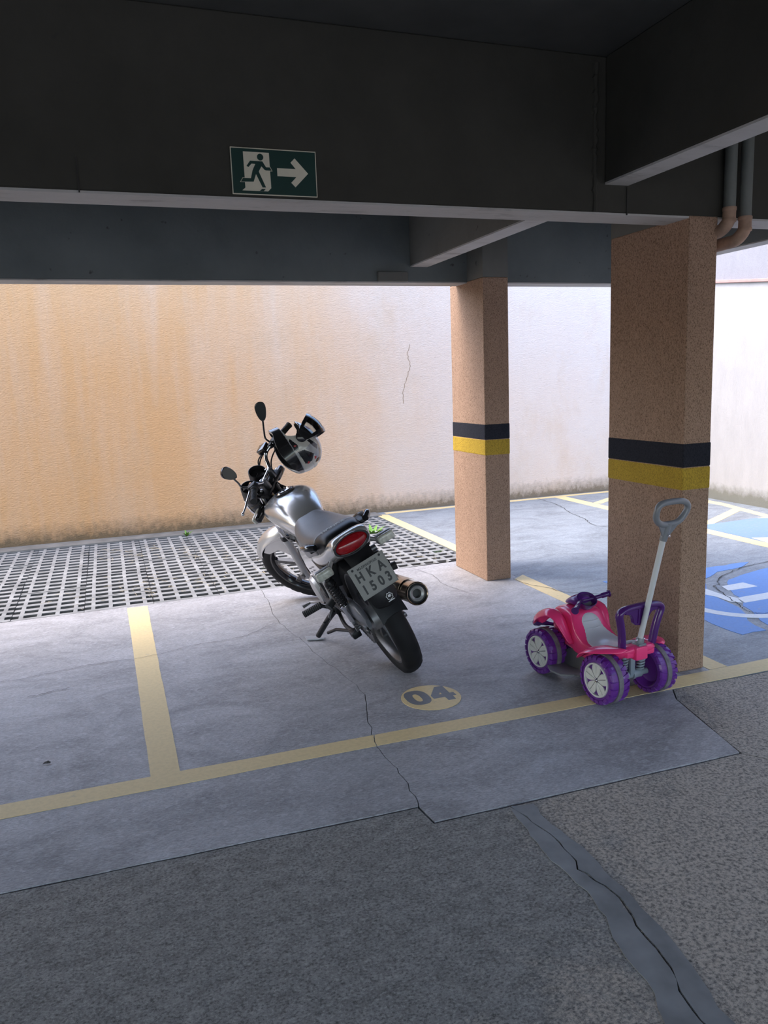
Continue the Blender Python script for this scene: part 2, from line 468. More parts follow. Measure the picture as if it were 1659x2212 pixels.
paint('blue_square_paint', [(3.223, 3.06), (3.26, 3.0), (4.19, 2.997), (4.19, 3.985), (3.952, 3.939), (3.718, 3.863), (3.56, 3.72), (3.44, 3.45), (3.37, 3.384), (3.342, 3.292), (3.29, 3.2)],
      M['blue'], seed=24, amp=0.012, label='blue square of the accessible bay, right of the crack')
# wheelchair symbol
arc = []
for i in range(25):
    t = math.radians(140 + 175 * i / 24); arc.append((3.45 + 0.375 * math.cos(t), 3.50 + 0.375 * math.sin(t)))
arc_in = [(3.45 + (x - 3.45) * 0.82, 3.50 + (y - 3.50) * 0.82) for x, y in arc]
paint('accessible_symbol', arc + arc_in[::-1], M['white'], seed=25, z=0.0026, label='white wheel arc of the wheelchair symbol')
for P in ([(3.564, 3.757), (3.744, 3.768), (3.755, 3.657), (3.528, 3.662)], [(3.457, 3.518), (3.80, 3.53), (3.98, 3.16), (3.88, 3.12), (3.74, 3.43), (3.422, 3.423)],
          [(3.439, 3.74), (3.433, 3.601), (3.457, 3.518), (3.408, 3.43), (3.365, 3.475), (3.369, 3.587), (3.30, 3.80), (3.30, 4.0), (3.40, 4.0)]):
    paint('accessible_symbol', P, M['white'], seed=26, z=0.0026)
disc = [(1.218 + 0.130 * math.cos(2 * PI * i / 40), 2.935 + 0.132 * math.sin(2 * PI * i / 40)) for i in range(40)]
paint('bay_number_disc', disc, M['line'], seed=27, amp=0.001, label='round yellow disc of bay 04')
def oval(cx, cy, rx, ry, n=28):
    return [(cx + rx * math.copysign(abs(math.cos(t)) ** 0.8, math.cos(t)), cy + ry * math.copysign(abs(math.sin(t)) ** 0.8, math.sin(t))) for t in (2 * PI * i / n for i in range(n))]
zo, zi = oval(1.162, 2.953, 0.053, 0.077), oval(1.161, 2.95, 0.0155, 0.041)
mb = MB()
mb.loft([[(x, y, 0.0026) for x, y in zo], [(x, y, 0.0026) for x, y in zi], [(x, y, 0.0012) for x, y in zi], [(x, y, 0.0012) for x, y in zo]], closed=True)
obj('bay_digit_zero', mb, M['digits'], floor, smooth=False, label='grey digit 0 painted on the disc')
four = [(1.273, 3.030), (1.312, 3.030), (1.310, 2.945), (1.328, 2.945), (1.328, 2.912), (1.311, 2.912), (1.309, 2.874), (1.274, 2.874), (1.274, 2.912), (1.222, 2.912), (1.222, 2.947)]
mb = MB()
for P in ([(1.273, 3.030), (1.312, 3.030), (1.310, 2.945), (1.274, 2.945), (1.274, 2.966)], [(1.273, 3.030), (1.274, 2.966), (1.2605, 2.945), (1.222, 2.947)],
          [(1.222, 2.947), (1.2605, 2.945), (1.274, 2.945), (1.310, 2.945), (1.328, 2.945), (1.328, 2.912), (1.222, 2.912)], [(1.274, 2.912), (1.311, 2.912), (1.309, 2.874), (1.274, 2.874)]):
    mb.poly([(x, y, 0.0026) for x, y in P], (0, 0, -0.0014))
obj('bay_digit_four', mb, M['digits'], floor, smooth=False, label='grey digit 4 painted on the disc')

def hair(name, pts, w, seed):
    """hairline crack: a narrow dark seam with ragged course, filled flush with the slab"""
    r = random.Random(seed); L, Rr = [], []
    path = smooth_path([(x, y, 0.0042) for x, y in pts], 8)
    for i, p in enumerate(path):
        t = (path[min(i + 1, len(path) - 1)] - path[max(i - 1, 0)]).normalized(); nn = Vector((-t.y, t.x, 0))
        q = p + nn * r.uniform(-0.008, 0.008); k = w * r.uniform(0.4, 1.0)
        L.append(q + nn * k); Rr.append(q - nn * k)
    return obj(name, MB().sheet([L, Rr]), M['under'], floor, smooth=False)
hair('floor_crack', [(4.458, 7.482), (4.403, 6.974), (4.248, 6.486), (4.174, 6.151), (4.083, 5.9), (4.132, 5.746), (4.5, 5.6)], 0.004, 1)
hair('floor_crack', [(2.505, 4.526), (2.521, 4.366), (2.592, 4.226), (2.634, 4.085), (2.9, 3.9), (3.3, 3.8)], 0.003, 2)
hair('floor_crack', [(4.6, 4.2), (4.312, 4.12), (4.042, 4.073), (3.729, 3.942), (3.643, 3.875), (3.579, 3.802), (3.512, 3.758), (3.408, 3.52), (3.365, 3.408), (3.328, 3.341), (3.315, 3.265), (3.38, 3.212), (3.7, 3.15)], 0.004, 3)
hair('floor_crack', [(2.0, 5.165), (2.06, 4.9), (2.03, 4.6), (2.10, 4.3)], 0.0016, 4)
hair('floor_crack', [(-0.78, 5.02), (-0.70, 4.86), (-0.76, 4.7), (-0.9, 4.55)], 0.003, 5)
hair('floor_crack', [(-0.75, 3.98), (-0.5, 3.96), (-0.2, 4.02), (0.09, 4.02), (0.35, 4.10), (0.6, 4.12), (0.8, 4.28)], 0.0018, 6)
hair('floor_scratch', [(-0.45, 3.70), (-0.36, 3.72), (-0.27, 3.735)], 0.003, 7)

# grid paving: soil bed, kerb at the wall, each paver a piece of its own
bed = obj('paving_bed', MB().box((-2.7, 6.31, -0.12), (10.6, 2.5, 0.06)), M['soil'], smooth=False, kind='structure', label='dark soil bed under the grid paving')
PX, PY = 0.1058, 0.1095
def paver_mesh():
    w, d = PX * 4, PY * 6
    hx, hy = 0.0405, 0.0300
    xs = [0.0025]; ys = [0.002]
    fx, fy = [], []
    def cuts(n, pitch, half, total, first_open):
        out = []; c = 0.0
        for i in range(n + 1):
            c = i * pitch
            out.append((max(0.0, c - half), min(total, c + half)))
        return out
    # columns of cells centred on x = 0, PX, ... 4PX (edge ones are halves); rows centred on (i + .5) PY
    xs = sorted({0.0, w, *(v for i in range(5) for v in (i * PX - hx, i * PX + hx) if 0 < v < w)})
    ys = sorted({0.0, d, *(v for i in range(6) for v in ((i + .5) * PY - hy, (i + .5) * PY + hy))})
    def solid(x, y):
        ox = min(abs(x - i * PX) for i in range(5)) < hx
        oy = min(abs(y - (i + .5) * PY) for i in range(6)) < hy
        return not (ox and oy)
    mb = MB(); bm = mb.bm; top = {}; bot = {}
    g = 0.002
    def V(D, i, j, z):
        if (i, j) not in D:
            x = min(max(xs[i], g), w - g); y = min(max(ys[j], g), d - g)
            D[i, j] = bm.verts.new((x + random.uniform(-.0012, .0012), y + random.uniform(-.0012, .0012), z))
        return D[i, j]
    S = {(i, j): solid((xs[i] + xs[i + 1]) / 2, (ys[j] + ys[j + 1]) / 2) for i in range(len(xs) - 1) for j in range(len(ys) - 1)}
    zb = -0.088
    for (i, j), ok in S.items():
        if not ok: continue
        mb._f((V(top, i, j, 0), V(top, i + 1, j, 0), V(top, i + 1, j + 1, 0), V(top, i, j + 1, 0)))
        for (di, dj), (p, q) in (((-1, 0), ((i, j), (i, j + 1))), ((1, 0), ((i + 1, j), (i + 1, j + 1))), ((0, -1), ((i, j), (i + 1, j))), ((0, 1), ((i, j + 1), (i + 1, j + 1)))):
            if not S.get((i + di, j + dj), False):
                mb._f((V(top, *p, 0), V(top, *q, 0), V(bot, *q, zb), V(bot, *p, zb)))
    return mb
PAVER = None
def front_edge(x): return 5.062 if x < 0.9 else 5.062 + (x - 0.9) * 0.112
def paver(X, Y):
    """whole pavers share one mesh; those on the border are cut to it"""
    global PAVER
    w, d = PX * 4, PY * 6
    cut = X + w > 2.515 or Y < 5.19 or Y + d > 7.38
    if not cut and PAVER:
        o = bpy.data.objects.new('grid_paver', PAVER); COL.objects.link(o); o.parent = bed
    else:
        mb = paver_mesh()
        if cut:
            for co, no in (((2.515 - X, 0, 0), (1, 0, 0)), ((0, 7.375 - Y, 0), (0, 1, 0)), ((0.9 - X, 5.064 - Y, 0), (.112, -1, 0) if X > .7 else (0, -1, 0))):
                bmesh.ops.bisect_plane(mb.bm, geom=mb.bm.verts[:] + mb.bm.edges[:] + mb.bm.faces[:], plane_co=co, plane_no=no, clear_outer=True)
            if len(mb.bm.faces) < 12: mb.bm.free(); return
        o = obj('grid_paver', mb, M['paver'], bed, smooth=False)
        if not cut: PAVER = o.data
    o.location = (X, Y, random.uniform(-0.004, 0.0))
    if not cut: o.rotation_euler = (random.uniform(-.004, .004), random.uniform(-.004, .004), random.uniform(-.006, .006))
x0 = -0.241 + 0.006
for cx in range(-6, 7):
    for cy in range(-1, 4):
        X, Y = x0 + cx * PX * 4, 5.085 + (0.0 if cx % 2 else PY * 3) + cy * PY * 6
        if Y + PY * 6 > 5.08 and Y < 7.3 and X < 2.45: paver(X, Y)
obj('trim_1', MB().box((-2.7, 7.47, -0.05), (10.55, 0.21, 0.12), bev=0.008), M['kerb'], kind='structure', label='low concrete kerb along the foot of the back wall')

# weeds and litter between the paver cells
def weed(name, loc, h, n, label, seed):
    r = random.Random(seed); mb = MB()
    for i in range(n):
        a = r.uniform(0, 2 * PI); ln = h * r.uniform(0.6, 1.1); w = h * 0.10
        d = Vector((math.cos(a), math.sin(a), 0)); s = Vector((-d.y, d.x, 0))
        rows = []
        for k in range(5):
            t = k / 4
            p = d * (ln * 0.75 * t) + Vector((0, 0, ln * (t * 1.1 - 0.45 * t * t)))
            ww = w * math.sin(PI * min(1, 0.15 + t * 0.85)) + 0.0004
            rows.append([p - s * ww, p + Vector((0, 0, -ww * 0.3)), p + s * ww])
        mb.sheet(rows)
    o = obj(name, mb, M['grass'], None); o.location = loc
    return tag(o, label, 'weed', 'small weeds in the paving')
weed('weed', (2.21, 6.62, -0.07), 0.17, 26, 'largest green weed tuft in the grid paving, left of the yellow divider', 1)
weed('weed', (2.40, 5.62, -0.06), 0.09, 12, 'small weed sprouting in the paving against the yellow divider', 2)
weed('weed', (2.10, 5.21, -0.06), 0.085, 10, 'small weed at the paving edge behind the exhaust', 3)
weed('weed', (2.33, 5.95, -0.06), 0.075, 10, 'tiny weed under the yellow divider by the far column', 4)
weed('weed', (0.62, 7.33, -0.01), 0.08, 14, 'thin pale weed at the foot of the orange wall', 5)
weed('weed', (1.02, 5.75, -0.06), 0.07, 8, 'tiny weed in the paving behind the front wheel', 6)
mb = MB(); r = random.Random(8)
for i in range(230):
    cx, cy = r.choice([(-0.2, 5.4), (0.18, 5.6), (0.6, 5.4), (0.15, 6.6), (0.6, 6.4), (1.0, 5.6), (0.1, 6.9), (1.9, 5.5)])
    p = Vector((cx + r.gauss(0, .22), min(7.2, max(5.12, cy + r.gauss(0, .16))), 0.003 + r.uniform(0, .004))); a = r.uniform(0, PI); l = r.uniform(.015, .07)
    d = Vector((math.cos(a), math.sin(a), r.uniform(-.05, .1))) * l
    mb.tube([p - d * .5, p + Vector((0, 0, l * .06)), p + d * .5], 0.0011, 4)
obj('straw_litter', mb, M['straw'], None, kind='stuff', label='dry straw and grass litter strewn on the grid paving')
mb = MB()
mb.sheet([[(0, 0, .001), (.008, .004, .006)], [(.012, -.006, .004), (.02, 0, .012)], [(.026, -.004, .001), (.028, .004, .003)]], 0.001)
o = obj('dry_leaf', mb, M['dark_leaf']); o.location = (-0.336, 2.97, 0.001); tag(o, 'small dark dry leaf on the floor left of the bay line', 'leaf')

# back wall, right wall
WALLX = 5.97
obj('wall_back', MB().box((-0.9, 7.67, 1.075), (14.1, 0.2, 2.85)), M['wall'], smooth=False, kind='structure', label='tall peach stuccoed boundary wall grading to white on the right')
rw = obj('wall_right', MB().poly([(WALLX, 7.6, -.4), (WALLX, 7.6, 2.34), (WALLX, -7.2, .80), (WALLX, -7.2, -.4)], (.2, 0, 0)), M['side_wall'], smooth=False, kind='structure', label='whitish stuccoed side wall')
obj('trim_2', MB().box((WALLX + 0.09, 0.2, 1.575), (0.24, 15.0, 0.03), rot=Matrix.Rotation(math.radians(5.9), 3, 'X'), bev=0.005), M['trim'], smooth=False, kind='structure', label='thin dull red ledge along the side wall')
obj('wall_right_upper', MB().poly([(WALLX + .02, 7.6, 2.33), (WALLX + .02, 7.6, 3.2), (WALLX + .02, -7.2, 3.2), (WALLX + .02, -7.2, .79)], (.2, 0, 0)), M['upper_wall'], smooth=False, kind='structure', label='lavender grey plaster above the ledge')
def wallcrack():
    P = [(3.02, 1.72), (2.99, 1.62), (3.01, 1.50), (2.97, 1.38), (2.93, 1.25), (2.92, 1.12)]
    path = smooth_path([(x, 7.5685, z) for x, z in P], 6); r = random.Random(3)
    L = []; R2 = []
    for p in path:
        q = p + Vector((r.uniform(-.008, .008), 0, 0)); L.append(q + Vector((.0028, 0, 0))); R2.append(q - Vector((.0028, 0, 0)))
    return MB().sheet([L, R2])
obj('wall_crack', wallcrack(), plain('crack_brown', (0.36, 0.24, 0.14), 1.0), bpy.data.objects['wall_back'], smooth=False)  # thin brown strip drawing the crack

# columns: plaster shaft, grey painted head, two painted bands
def column(name, x0, x1, y0, y1, ztop, zhead, label, zb):
    c = ((x0 + x1) / 2, (y0 + y1) / 2); s = (x1 - x0, y1 - y0)
    root = obj(name, MB().box((c[0], c[1], ztop / 2), (s[0], s[1], ztop), bev=0.006), M['column'], smooth=False, kind='structure', label=label)
    for nm, (za, zc), m in (('black_band', zb[:2], 'band_black'), ('yellow_band', zb[1:], 'band_yellow')):
        obj(nm, MB().box((c[0], c[1], (za + zc) / 2), (s[0] + .004, s[1] + .004, abs(za - zc)), bev=0.006), M[m], root, smooth=False)
    obj('painted_head', MB().box((c[0], c[1], (ztop + zhead) / 2 + 0.0005), (s[0] - .002, s[1] - .002, zhead - ztop)), M['beam_mid'], root, smooth=False)
    return root
column('column', 2.345, 2.492, 2.722, 3.256, 1.986, 1.9865, 'near square column with rough salmon plaster beside the toy', (1.043, 0.937, 0.838))
obj('painted_head', MB().box((2.4185, 3.069, 2.260), (.1455, .372, .55)), M['beam_mid'], bpy.data.objects['column'], smooth=False)
column('column', 2.327, 2.508, 4.560, 5.06, 1.985, 2.54, 'far square column with rough salmon plaster behind the motorcycle', (1.055, 0.953, 0.850))

# beams: grey green faces, undersides paled to carry light bounced off the floor
def beam(name, lo, hi, label, m='beam'):
    c = [(a + b) / 2 for a, b in zip(lo, hi)]; s = [b - a for a, b in zip(lo, hi)]
    root = obj(name, MB().box((c[0], c[1], c[2] + .004), (s[0], s[1], s[2] - .008), bev=.006, seg=1), M[m], smooth=False, kind='structure', label=label)
    obj('soffit', MB().box((c[0], c[1], lo[2] + .004), (s[0] - .002, s[1] - .002, .008)), M['soffit'], root, smooth=False)
    return root
CZ = 2.535
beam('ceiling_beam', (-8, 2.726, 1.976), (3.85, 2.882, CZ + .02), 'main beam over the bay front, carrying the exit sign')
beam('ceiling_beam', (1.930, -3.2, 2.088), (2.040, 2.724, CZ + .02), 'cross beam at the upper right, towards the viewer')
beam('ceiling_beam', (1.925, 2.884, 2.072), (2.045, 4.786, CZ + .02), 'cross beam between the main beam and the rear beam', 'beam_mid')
beam('ceiling_beam', (-8, 4.788, 1.975), (3.85, 4.955, CZ + .02), 'rear beam along the light well', 'beam_blue_lit')
beam('ceiling_beam', (3.73, 2.884, 2.085), (3.85, 4.786, CZ + .02), 'cross beam behind the pipes at the right', 'beam_blue_lit')
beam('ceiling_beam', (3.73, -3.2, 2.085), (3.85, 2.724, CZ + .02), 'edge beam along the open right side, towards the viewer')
mb = MB(); mb.box((1.80, 4.775, 2.01), (0.20, 0.03, 0.06), bev=.004)
obj('beam_corbel', mb, M['beam_mid'], bpy.data.objects['ceiling_beam.003'], smooth=False)
# joint seam on the main beam, with crumbled mortar
r = random.Random(5)
mb = MB().tube([(1.885 + r.uniform(-.003, .003), 2.727, 1.985 + i * 0.0135) for i in range(41)], [r.uniform(.009, .016) for i in range(41)], 8)
obj('mortar_seam', mb, M['beam'], bpy.data.objects['ceiling_beam'])
for x in (-0.012, 2.036):
    obj('formwork_joint', MB().box((x, 2.7245, 2.03), (.004, .006, .105)), M['under'], bpy.data.objects['ceiling_beam'], smooth=False)
obj('ceiling', MB().box((-2.075, .77, CZ + .12), (11.85, 8.34, .2)), M['ceiling'], smooth=False, kind='structure', label='dark concrete ceiling slab')  # stops short behind the camera to let in more light
obj('wall_facade_unseen', MB().box((-2.075, 4.86, 2.9), (11.85, .18, .62)), M['upper_wall'], smooth=False, kind='structure', label='unseen low parapet above the garage, shaped for light on the back wall')  # unseen parapet kept low so sky light reaches the back wall
# unseen left wall and rear lintel, added to shape the light inside
obj('wall_left_unseen', MB().box((-8.1, .7, 1.2), (.2, 8.2, 2.7)), M['upper_wall'], smooth=False, kind='structure', label='unseen left garage wall added to keep side light out')  # added to shut side light off the beams
obj('wall_rear_unseen', MB().box((-2.0, -3.3, 2.30), (12, .2, .66)), M['upper_wall'], smooth=False, kind='structure', label='unseen lintel over the rear opening, sized to let light in')  # rear end set close and open, for fill from behind
obj('ground', MB().box((0, 2, -0.42), (60, 60, .1)), M['outer'], smooth=False, kind='structure', label='outer yard')

# drain pipes beside the near column
M['pipe'] = plain('grey_painted_pipe', (0.15, 0.16, 0.145), 0.5, vary=0.12)
M['pipe_brown'] = plain('brown_painted_pipe', (0.36, 0.235, 0.165), 0.8, vary=0.3, scale=20, bump=0.4, bscale=60)
def pipe(name, x, y, zelb, y_end, label):
    root = obj(name, MB().tube([(x, y, CZ), (x, y, zelb + .085)], .0245, 20), M['pipe'])
    tag(root, label, 'pipe')
    pts = [(x, y, zelb + .088), (x, y, zelb + .045)]
    for k in range(1, 8):
        a = k / 8 * PI / 2
        pts.append((x - .02 * math.sin(a), y + .045 * (1 - math.cos(a)), zelb + .045 * (1 - math.sin(a))))
    pts += [(x - .02, y + .045, zelb), (x - 0.03, y_end, zelb - .012)]
    obj('elbow', MB().tube(pts, .0262, 18), M['pipe_brown'], root, label='brown painted elbow')
    for z in (zelb + .085, zelb + .04):
        obj('collar', MB().lathe([(.0275, 0), (.0285, .003), (.0285, .012), (.0275, .015)], (x, y, z - .007), (0, 0, 1), 20), M['pipe_brown'], root)
    return root
pipe('drain_pipe', 2.523, 2.694, 1.925, 3.0, 'grey drain pipe nearest the column, with a brown elbow')
pipe('drain_pipe', 2.594, 2.680, 1.888, 3.0, 'grey drain pipe further right, with the lower brown elbow')

# exit sign on the main beam
M['sign_green'] = plain('dark_green_sign', (0.006, 0.035, 0.028), 0.35, vary=0.05)
M['sign_pale'] = plain('photoluminescent_cream', (0.62, 0.58, 0.45), 0.5, vary=0.05)
YS = 2.7215
sign = thing('exit_sign', 'green emergency exit sign with running figure and arrow on the main beam', 'sign', loc=(0.613, YS, 2.066))
def onsign(name, polys, z, m, label=None):
    mb = MB()
    for P in polys: mb.poly([(x - .613, -z, zz - 2.066) for x, zz in P], (0, -.0007, 0))
    return obj(name, mb, m, sign, smooth=False, label=label)
obj('board', MB().box((0, 0, 0), (.292, .004, .149), bev=.001, seg=1), M['sign_pale'], sign, smooth=False)
onsign('green_field', [[(.4702, 2.1368), (.7557, 2.1368), (.7557, 1.9945), (.4702, 1.9945)]], .002, M['sign_green'])
onsign('doorway', [[(.5093, 2.127), (.5965, 2.127), (.5980, 2.015), (.5869, 2.004), (.4996, 2.004), (.5105, 2.0131)]], .0027, M['sign_pale'])
onsign('arrow', [[(.6216, 2.0802), (.6861, 2.0801), (.6692, 2.0999), (.6838, 2.1144), (.7287, 2.0672), (.6823, 2.0213), (.6682, 2.0355), (.6870, 2.0544), (.6216, 2.0544)]], .0027, M['sign_pale'])
man = [(.5315, 2.0988), (.5727, 2.0986), (.584, 2.0805), (.5972, 2.0808), (.6028, 2.0704), (.5834, 2.0706), (.5783, 2.0727), (.5686, 2.0828), (.5586, 2.0658), (.5802, 2.0162), (.5685, 2.0157),
       (.5488, 2.0576), (.5395, 2.0329), (.4964, 2.0315), (.5043, 2.0434), (.5309, 2.0432), (.5378, 2.0687), (.5484, 2.0895), (.5357, 2.0898), (.5251, 2.0786), (.5187, 2.0818)]
onsign('hand_edge', [[(.592, 2.0830), (.5985, 2.0828), (.6055, 2.0688), (.592, 2.0688)]], .0028, M['sign_pale'])
onsign('foot_edge', [[(.512, 2.0452), (.5034, 2.0452), (.4935, 2.0302), (.512, 2.0302)]], .0028, M['sign_pale'])
onsign('running_figure', [man, [(.5661 + .0107 * math.cos(t), 2.1118 + .0107 * math.sin(t)) for t in (2 * PI * i / 20 for i in range(20))],
                          [(.5665, 2.0112), (.5790, 2.0112), (.5715, 2.0042), (.558, 2.0042)]], .0034, M['sign_green'])

# ------------------------------------------------------------------ motorcycle, in its own frame: x forward, y left, z up
M['silver'] = plain('silver_paint', (0.46, 0.455, 0.45), 0.25, 0.6, coat=0.6, vary=0.03)
M['silver_matt'] = plain('silver_alloy', (0.42, 0.42, 0.42), 0.42, 0.7, vary=0.08)
M['chrome'] = plain('chrome', (0.68, 0.68, 0.70), 0.12, 1.0, vary=0.04)
M['chrome_brown'] = plain('heat_tinted_chrome', (0.42, 0.34, 0.27), 0.22, 1.0, vary=0.25, scale=9)
M['steel'] = plain('dark_steel', (0.16, 0.16, 0.165), 0.4, 0.85)
M['black'] = plain('black_plastic', (0.010, 0.010, 0.012), 0.42, vary=0.2, spec=.3)
M['gloss_black'] = plain('gloss_black', (0.012, 0.012, 0.014), 0.18, coat=0.4)
M['rubber'] = plain('black_tyre_rubber', (0.010, 0.010, 0.011), 0.7, vary=0.25, bump=0.15, bscale=400, spec=.25)
M['grip_rubber'] = plain('black_grip_rubber', (0.02, 0.02, 0.02), 0.6, bump=0.4, bscale=300)
M['vinyl'] = plain('grey_seat_vinyl', (0.145, 0.143, 0.15), 0.38, vary=0.08, bump=0.2, bscale=350)
M['grey_case'] = plain('grey_chain_case_plastic', (0.11, 0.115, 0.13), 0.32, vary=0.06)
M['plate'] = plain('grey_licence_plate', (0.205, 0.198, 0.18), 0.4, vary=0.05)
M['ink'] = plain('black_ink', (0.012, 0.012, 0.012), 0.5)
M['pale_ink'] = plain('pale_print', (0.6, 0.6, 0.6), 0.5)
M['red_print'] = plain('red_print', (0.42, 0.03, 0.035), 0.45)
M['pole_metal'] = plain('bright_zinc', (0.45, 0.46, 0.48), 0.4, 0.3)
M['mirror'] = plain('mirror_glass', (0.075, 0.08, 0.072), 0.10, 1.0, vary=0.02)
def red_lens():
    k = N('red_lamp_lens'); f = k.noise(60, 2)
    k.color(k.ramp(f, [(0.3, (0.24, 0.004, 0.008)), (0.7, (0.36, 0.008, 0.014))])).set(Roughness=0.15, Coat_Weight=0.5, Subsurface_Weight=0.15)
    return k.m
M['red_lens'] = red_lens()
M['clear_lens'] = plain('frosted_clear_lens', (0.50, 0.50, 0.44), 0.18, vary=0.3, scale=70, coat=0.5)

LEAN, YAW = 0.4449, -0.0104
fwv = Vector((math.sin(YAW), math.cos(YAW), 0)); lfv = Vector((-math.cos(YAW), math.sin(YAW), 0)); upv = Vector((0, 0, 1))
ex, ey, ez = fwv, lfv * math.cos(LEAN) - upv * math.sin(LEAN), lfv * math.sin(LEAN) + upv * math.cos(LEAN)
BM4 = Matrix(((ex.x, ey.x, ez.x, 1.257), (ex.y, ey.y, ez.y, 3.314), (ex.z, ey.z, ez.z, 0.004), (0, 0, 0, 1)))
bike = thing('motorcycle', 'silver motorcycle leaning far over on its side stand, front wheel turned left', 'motorcycle', BM4)
RAKE = math.radians(26)
A0 = Vector((0.97, 0, 0.86))
ST = Matrix.Translation(A0) @ Matrix.Rotation(0.8024, 4, Vector((-math.sin(RAKE), 0, math.cos(RAKE)))) @ Matrix.Translation(-A0)
def steered(o): o.matrix_local = ST; return o
def bp(name, mb, mat, parent=None, **kw): return obj(name, mb, M[mat] if isinstance(mat, str) else mat, parent or bike, **kw)
def sp(name, mb, mat, **kw): return steered(obj(name, mb, M[mat] if isinstance(mat, str) else mat, bike, **kw))

def tyre_mesh(c, R, w, n=96):
    """rounded tyre with cut tread notches on both shoulders"""
    prof = [(R - .068, -.36), (R - .058, -.44), (R - .035, -.50), (R - .014, -.42), (R - .004, -.26), (R, -.09), (R, .09), (R - .004, .26), (R - .014, .42), (R - .035, .50), (R - .058, .44), (R - .068, .36)]
    rings = []
    for k in range(n):
        t = 2 * PI * k / n; ring = []
        for i, (r, a) in enumerate(prof):
            rr = r
            if (i in (3, 4) and k % 4 == 0) or (i in (7, 8) and (k + 2) % 4 == 0): rr -= .0055
            ring.append(Vector(c) + Vector((rr * math.cos(t), a * w, rr * math.sin(t))))
        rings.append(ring)
    return MB().loft(rings, cap=False, closed=True)
def rim_mesh(c, R, w):
    pr = [(R - .062, -.40), (R - .066, -.44), (R - .074, -.42), (R - .082, -.28), (R - .088, -.12), (R - .088, .12), (R - .082, .28), (R - .074, .42), (R - .066, .44), (R - .062, .40), (R - .074, .2), (R - .076, -.2)]
    return MB().lathe([(r, a * w) for r, a in pr], c, (0, 1, 0), 64, cap=False, closed=True)
def spokes(parent, c, Rr, mat, n=6, ph=0.2):
    out = []
    for k in range(n):
        t = ph + 2 * PI * k / n; d = Vector((math.cos(t), 0, math.sin(t))); u = Vector((-math.sin(t), 0, math.cos(t))); y = Vector((0, 1, 0)); c0 = Vector(c)
        rings = []
        for q, (wd, th) in ((.03, (.024, .020)), (.09, (.014, .013)), (Rr - .10, (.013, .011)), (Rr - .083, (.022, .014))):
            p = c0 + d * q
            rings.append([p + u * wd + y * th, p + u * wd - y * th, p - u * wd - y * th, p - u * wd + y * th])
        out.append(obj('spoke', MB().loft(rings), M[mat], parent, smooth=False))
    return out
RC, FC = (0, 0, 0.31), (1.266, 0, 0.303)
rwheel = bp('rear_wheel', rim_mesh(RC, .31, .085), 'steel')
obj('tyre', tyre_mesh(RC, .31, .098), M['rubber'], rwheel)
obj('hub', MB().lathe([(.02, -.075), (.058, -.06), (.062, 0), (.058, .05), (.02, .07)], RC, (0, 1, 0), 28), M['silver_matt'], rwheel)
spokes(rwheel, RC, .31, 'steel')
fwheel = sp('front_wheel', rim_mesh(FC, .300, .078), 'gloss_black')
obj('tyre', tyre_mesh(FC, .300, .088), M['rubber'], fwheel)
obj('hub', MB().lathe([(.015, -.062), (.05, -.05), (.055, 0), (.05, .05), (.015, .062)], FC, (0, 1, 0), 28), M['gloss_black'], fwheel)
spokes(fwheel, FC, .300, 'gloss_black', ph=0.55)

def ring_yz(x, zc, w, up, dn, n=28, e=2.4, yc=0.0):
    out = []
    for k in range(n):
        t = 2 * PI * k / n; c, s = math.cos(t), math.sin(t)
        out.append((x, yc + w * math.copysign(abs(c) ** (2 / e), c), zc + (up if s > 0 else dn) * math.copysign(abs(s) ** (2 / e), s)))
    return out
# tank
def tank_ring(x, top, mid, bot, w, wb):
    """half-profile: dome to shoulder, crease, then tucked-in flank"""
    half = [(0, top), (w * .42, top - (top - mid) * .10), (w * .75, top - (top - mid) * .36), (w * .95, top - (top - mid) * .72), (w, mid), (w * .97, mid - (mid - bot) * .25), (wb * 1.02, mid - (mid - bot) * .6), (wb * .9, bot + .01), (wb * .5, bot)]
    R = [(x, y, z) for y, z in half]
    return R + [(x, -y, z) for y, z in half[::-1] if y > 0]
tank = bp('fuel_tank', MB().loft([tank_ring(*v) for v in (
    (.455, .752, .725, .665, .060, .070), (.49, .785, .735, .655, .085, .085), (.545, .818, .755, .65, .104, .095), (.62, .850, .775, .655, .124, .102), (.70, .870, .792, .665, .142, .112),
    (.78, .876, .80, .675, .152, .122), (.86, .872, .80, .685, .150, .12), (.92, .855, .79, .695, .132, .105), (.955, .83, .775, .71, .095, .08), (.97, .80, .765, .725, .05, .045))]), 'silver', sub=2)
obj('tank_cap', MB().lathe([(.001, -.004), (.047, -.004), (.049, .004), (.046, .010), (.034, .012), (.031, .008), (.020, .008), (.018, .013), (.001, .014)], (.775, 0, .872), (.04, 0, 1), 32), M['chrome'], tank)
obj('cap_ring', MB().lathe([(.049, -.004), (.057, -.003), (.057, .003), (.049, .004)], (.775, 0, .872), (.04, 0, 1), 32, cap=False), M['black'], tank)
# flank graphics
for s in (1, -1):
    for (a, b, w) in (((.79, .70), (.55, .668), .010), ((.77, .722), (.57, .69), .005), ((.73, .685), (.53, .655), .006)):
        P = []
        for i in range(9):
            t = i / 8; x = a[0] + (b[0] - a[0]) * t; z = a[1] + (b[1] - a[1]) * t - .012 * math.sin(PI * t)
            P.append((x, z, w * (0.3 + math.sin(PI * min(.97, t + .1)))))
        def flank(x, z):   # a little outside the flank of the tank at this station
            return s * (.113 + .030 * max(0, (x - .55)) - .05 * max(0, (.72 - z)) + (.012 if x > .6 else .004))
        rows = [[(x, flank(x, z + ww / 2), z + ww / 2) for x, z, ww in P], [(x, flank(x, z - ww / 2), z - ww / 2) for x, z, ww in P]]
        obj('tank_stripe', MB().sheet(rows, .0015), M['steel'], tank)
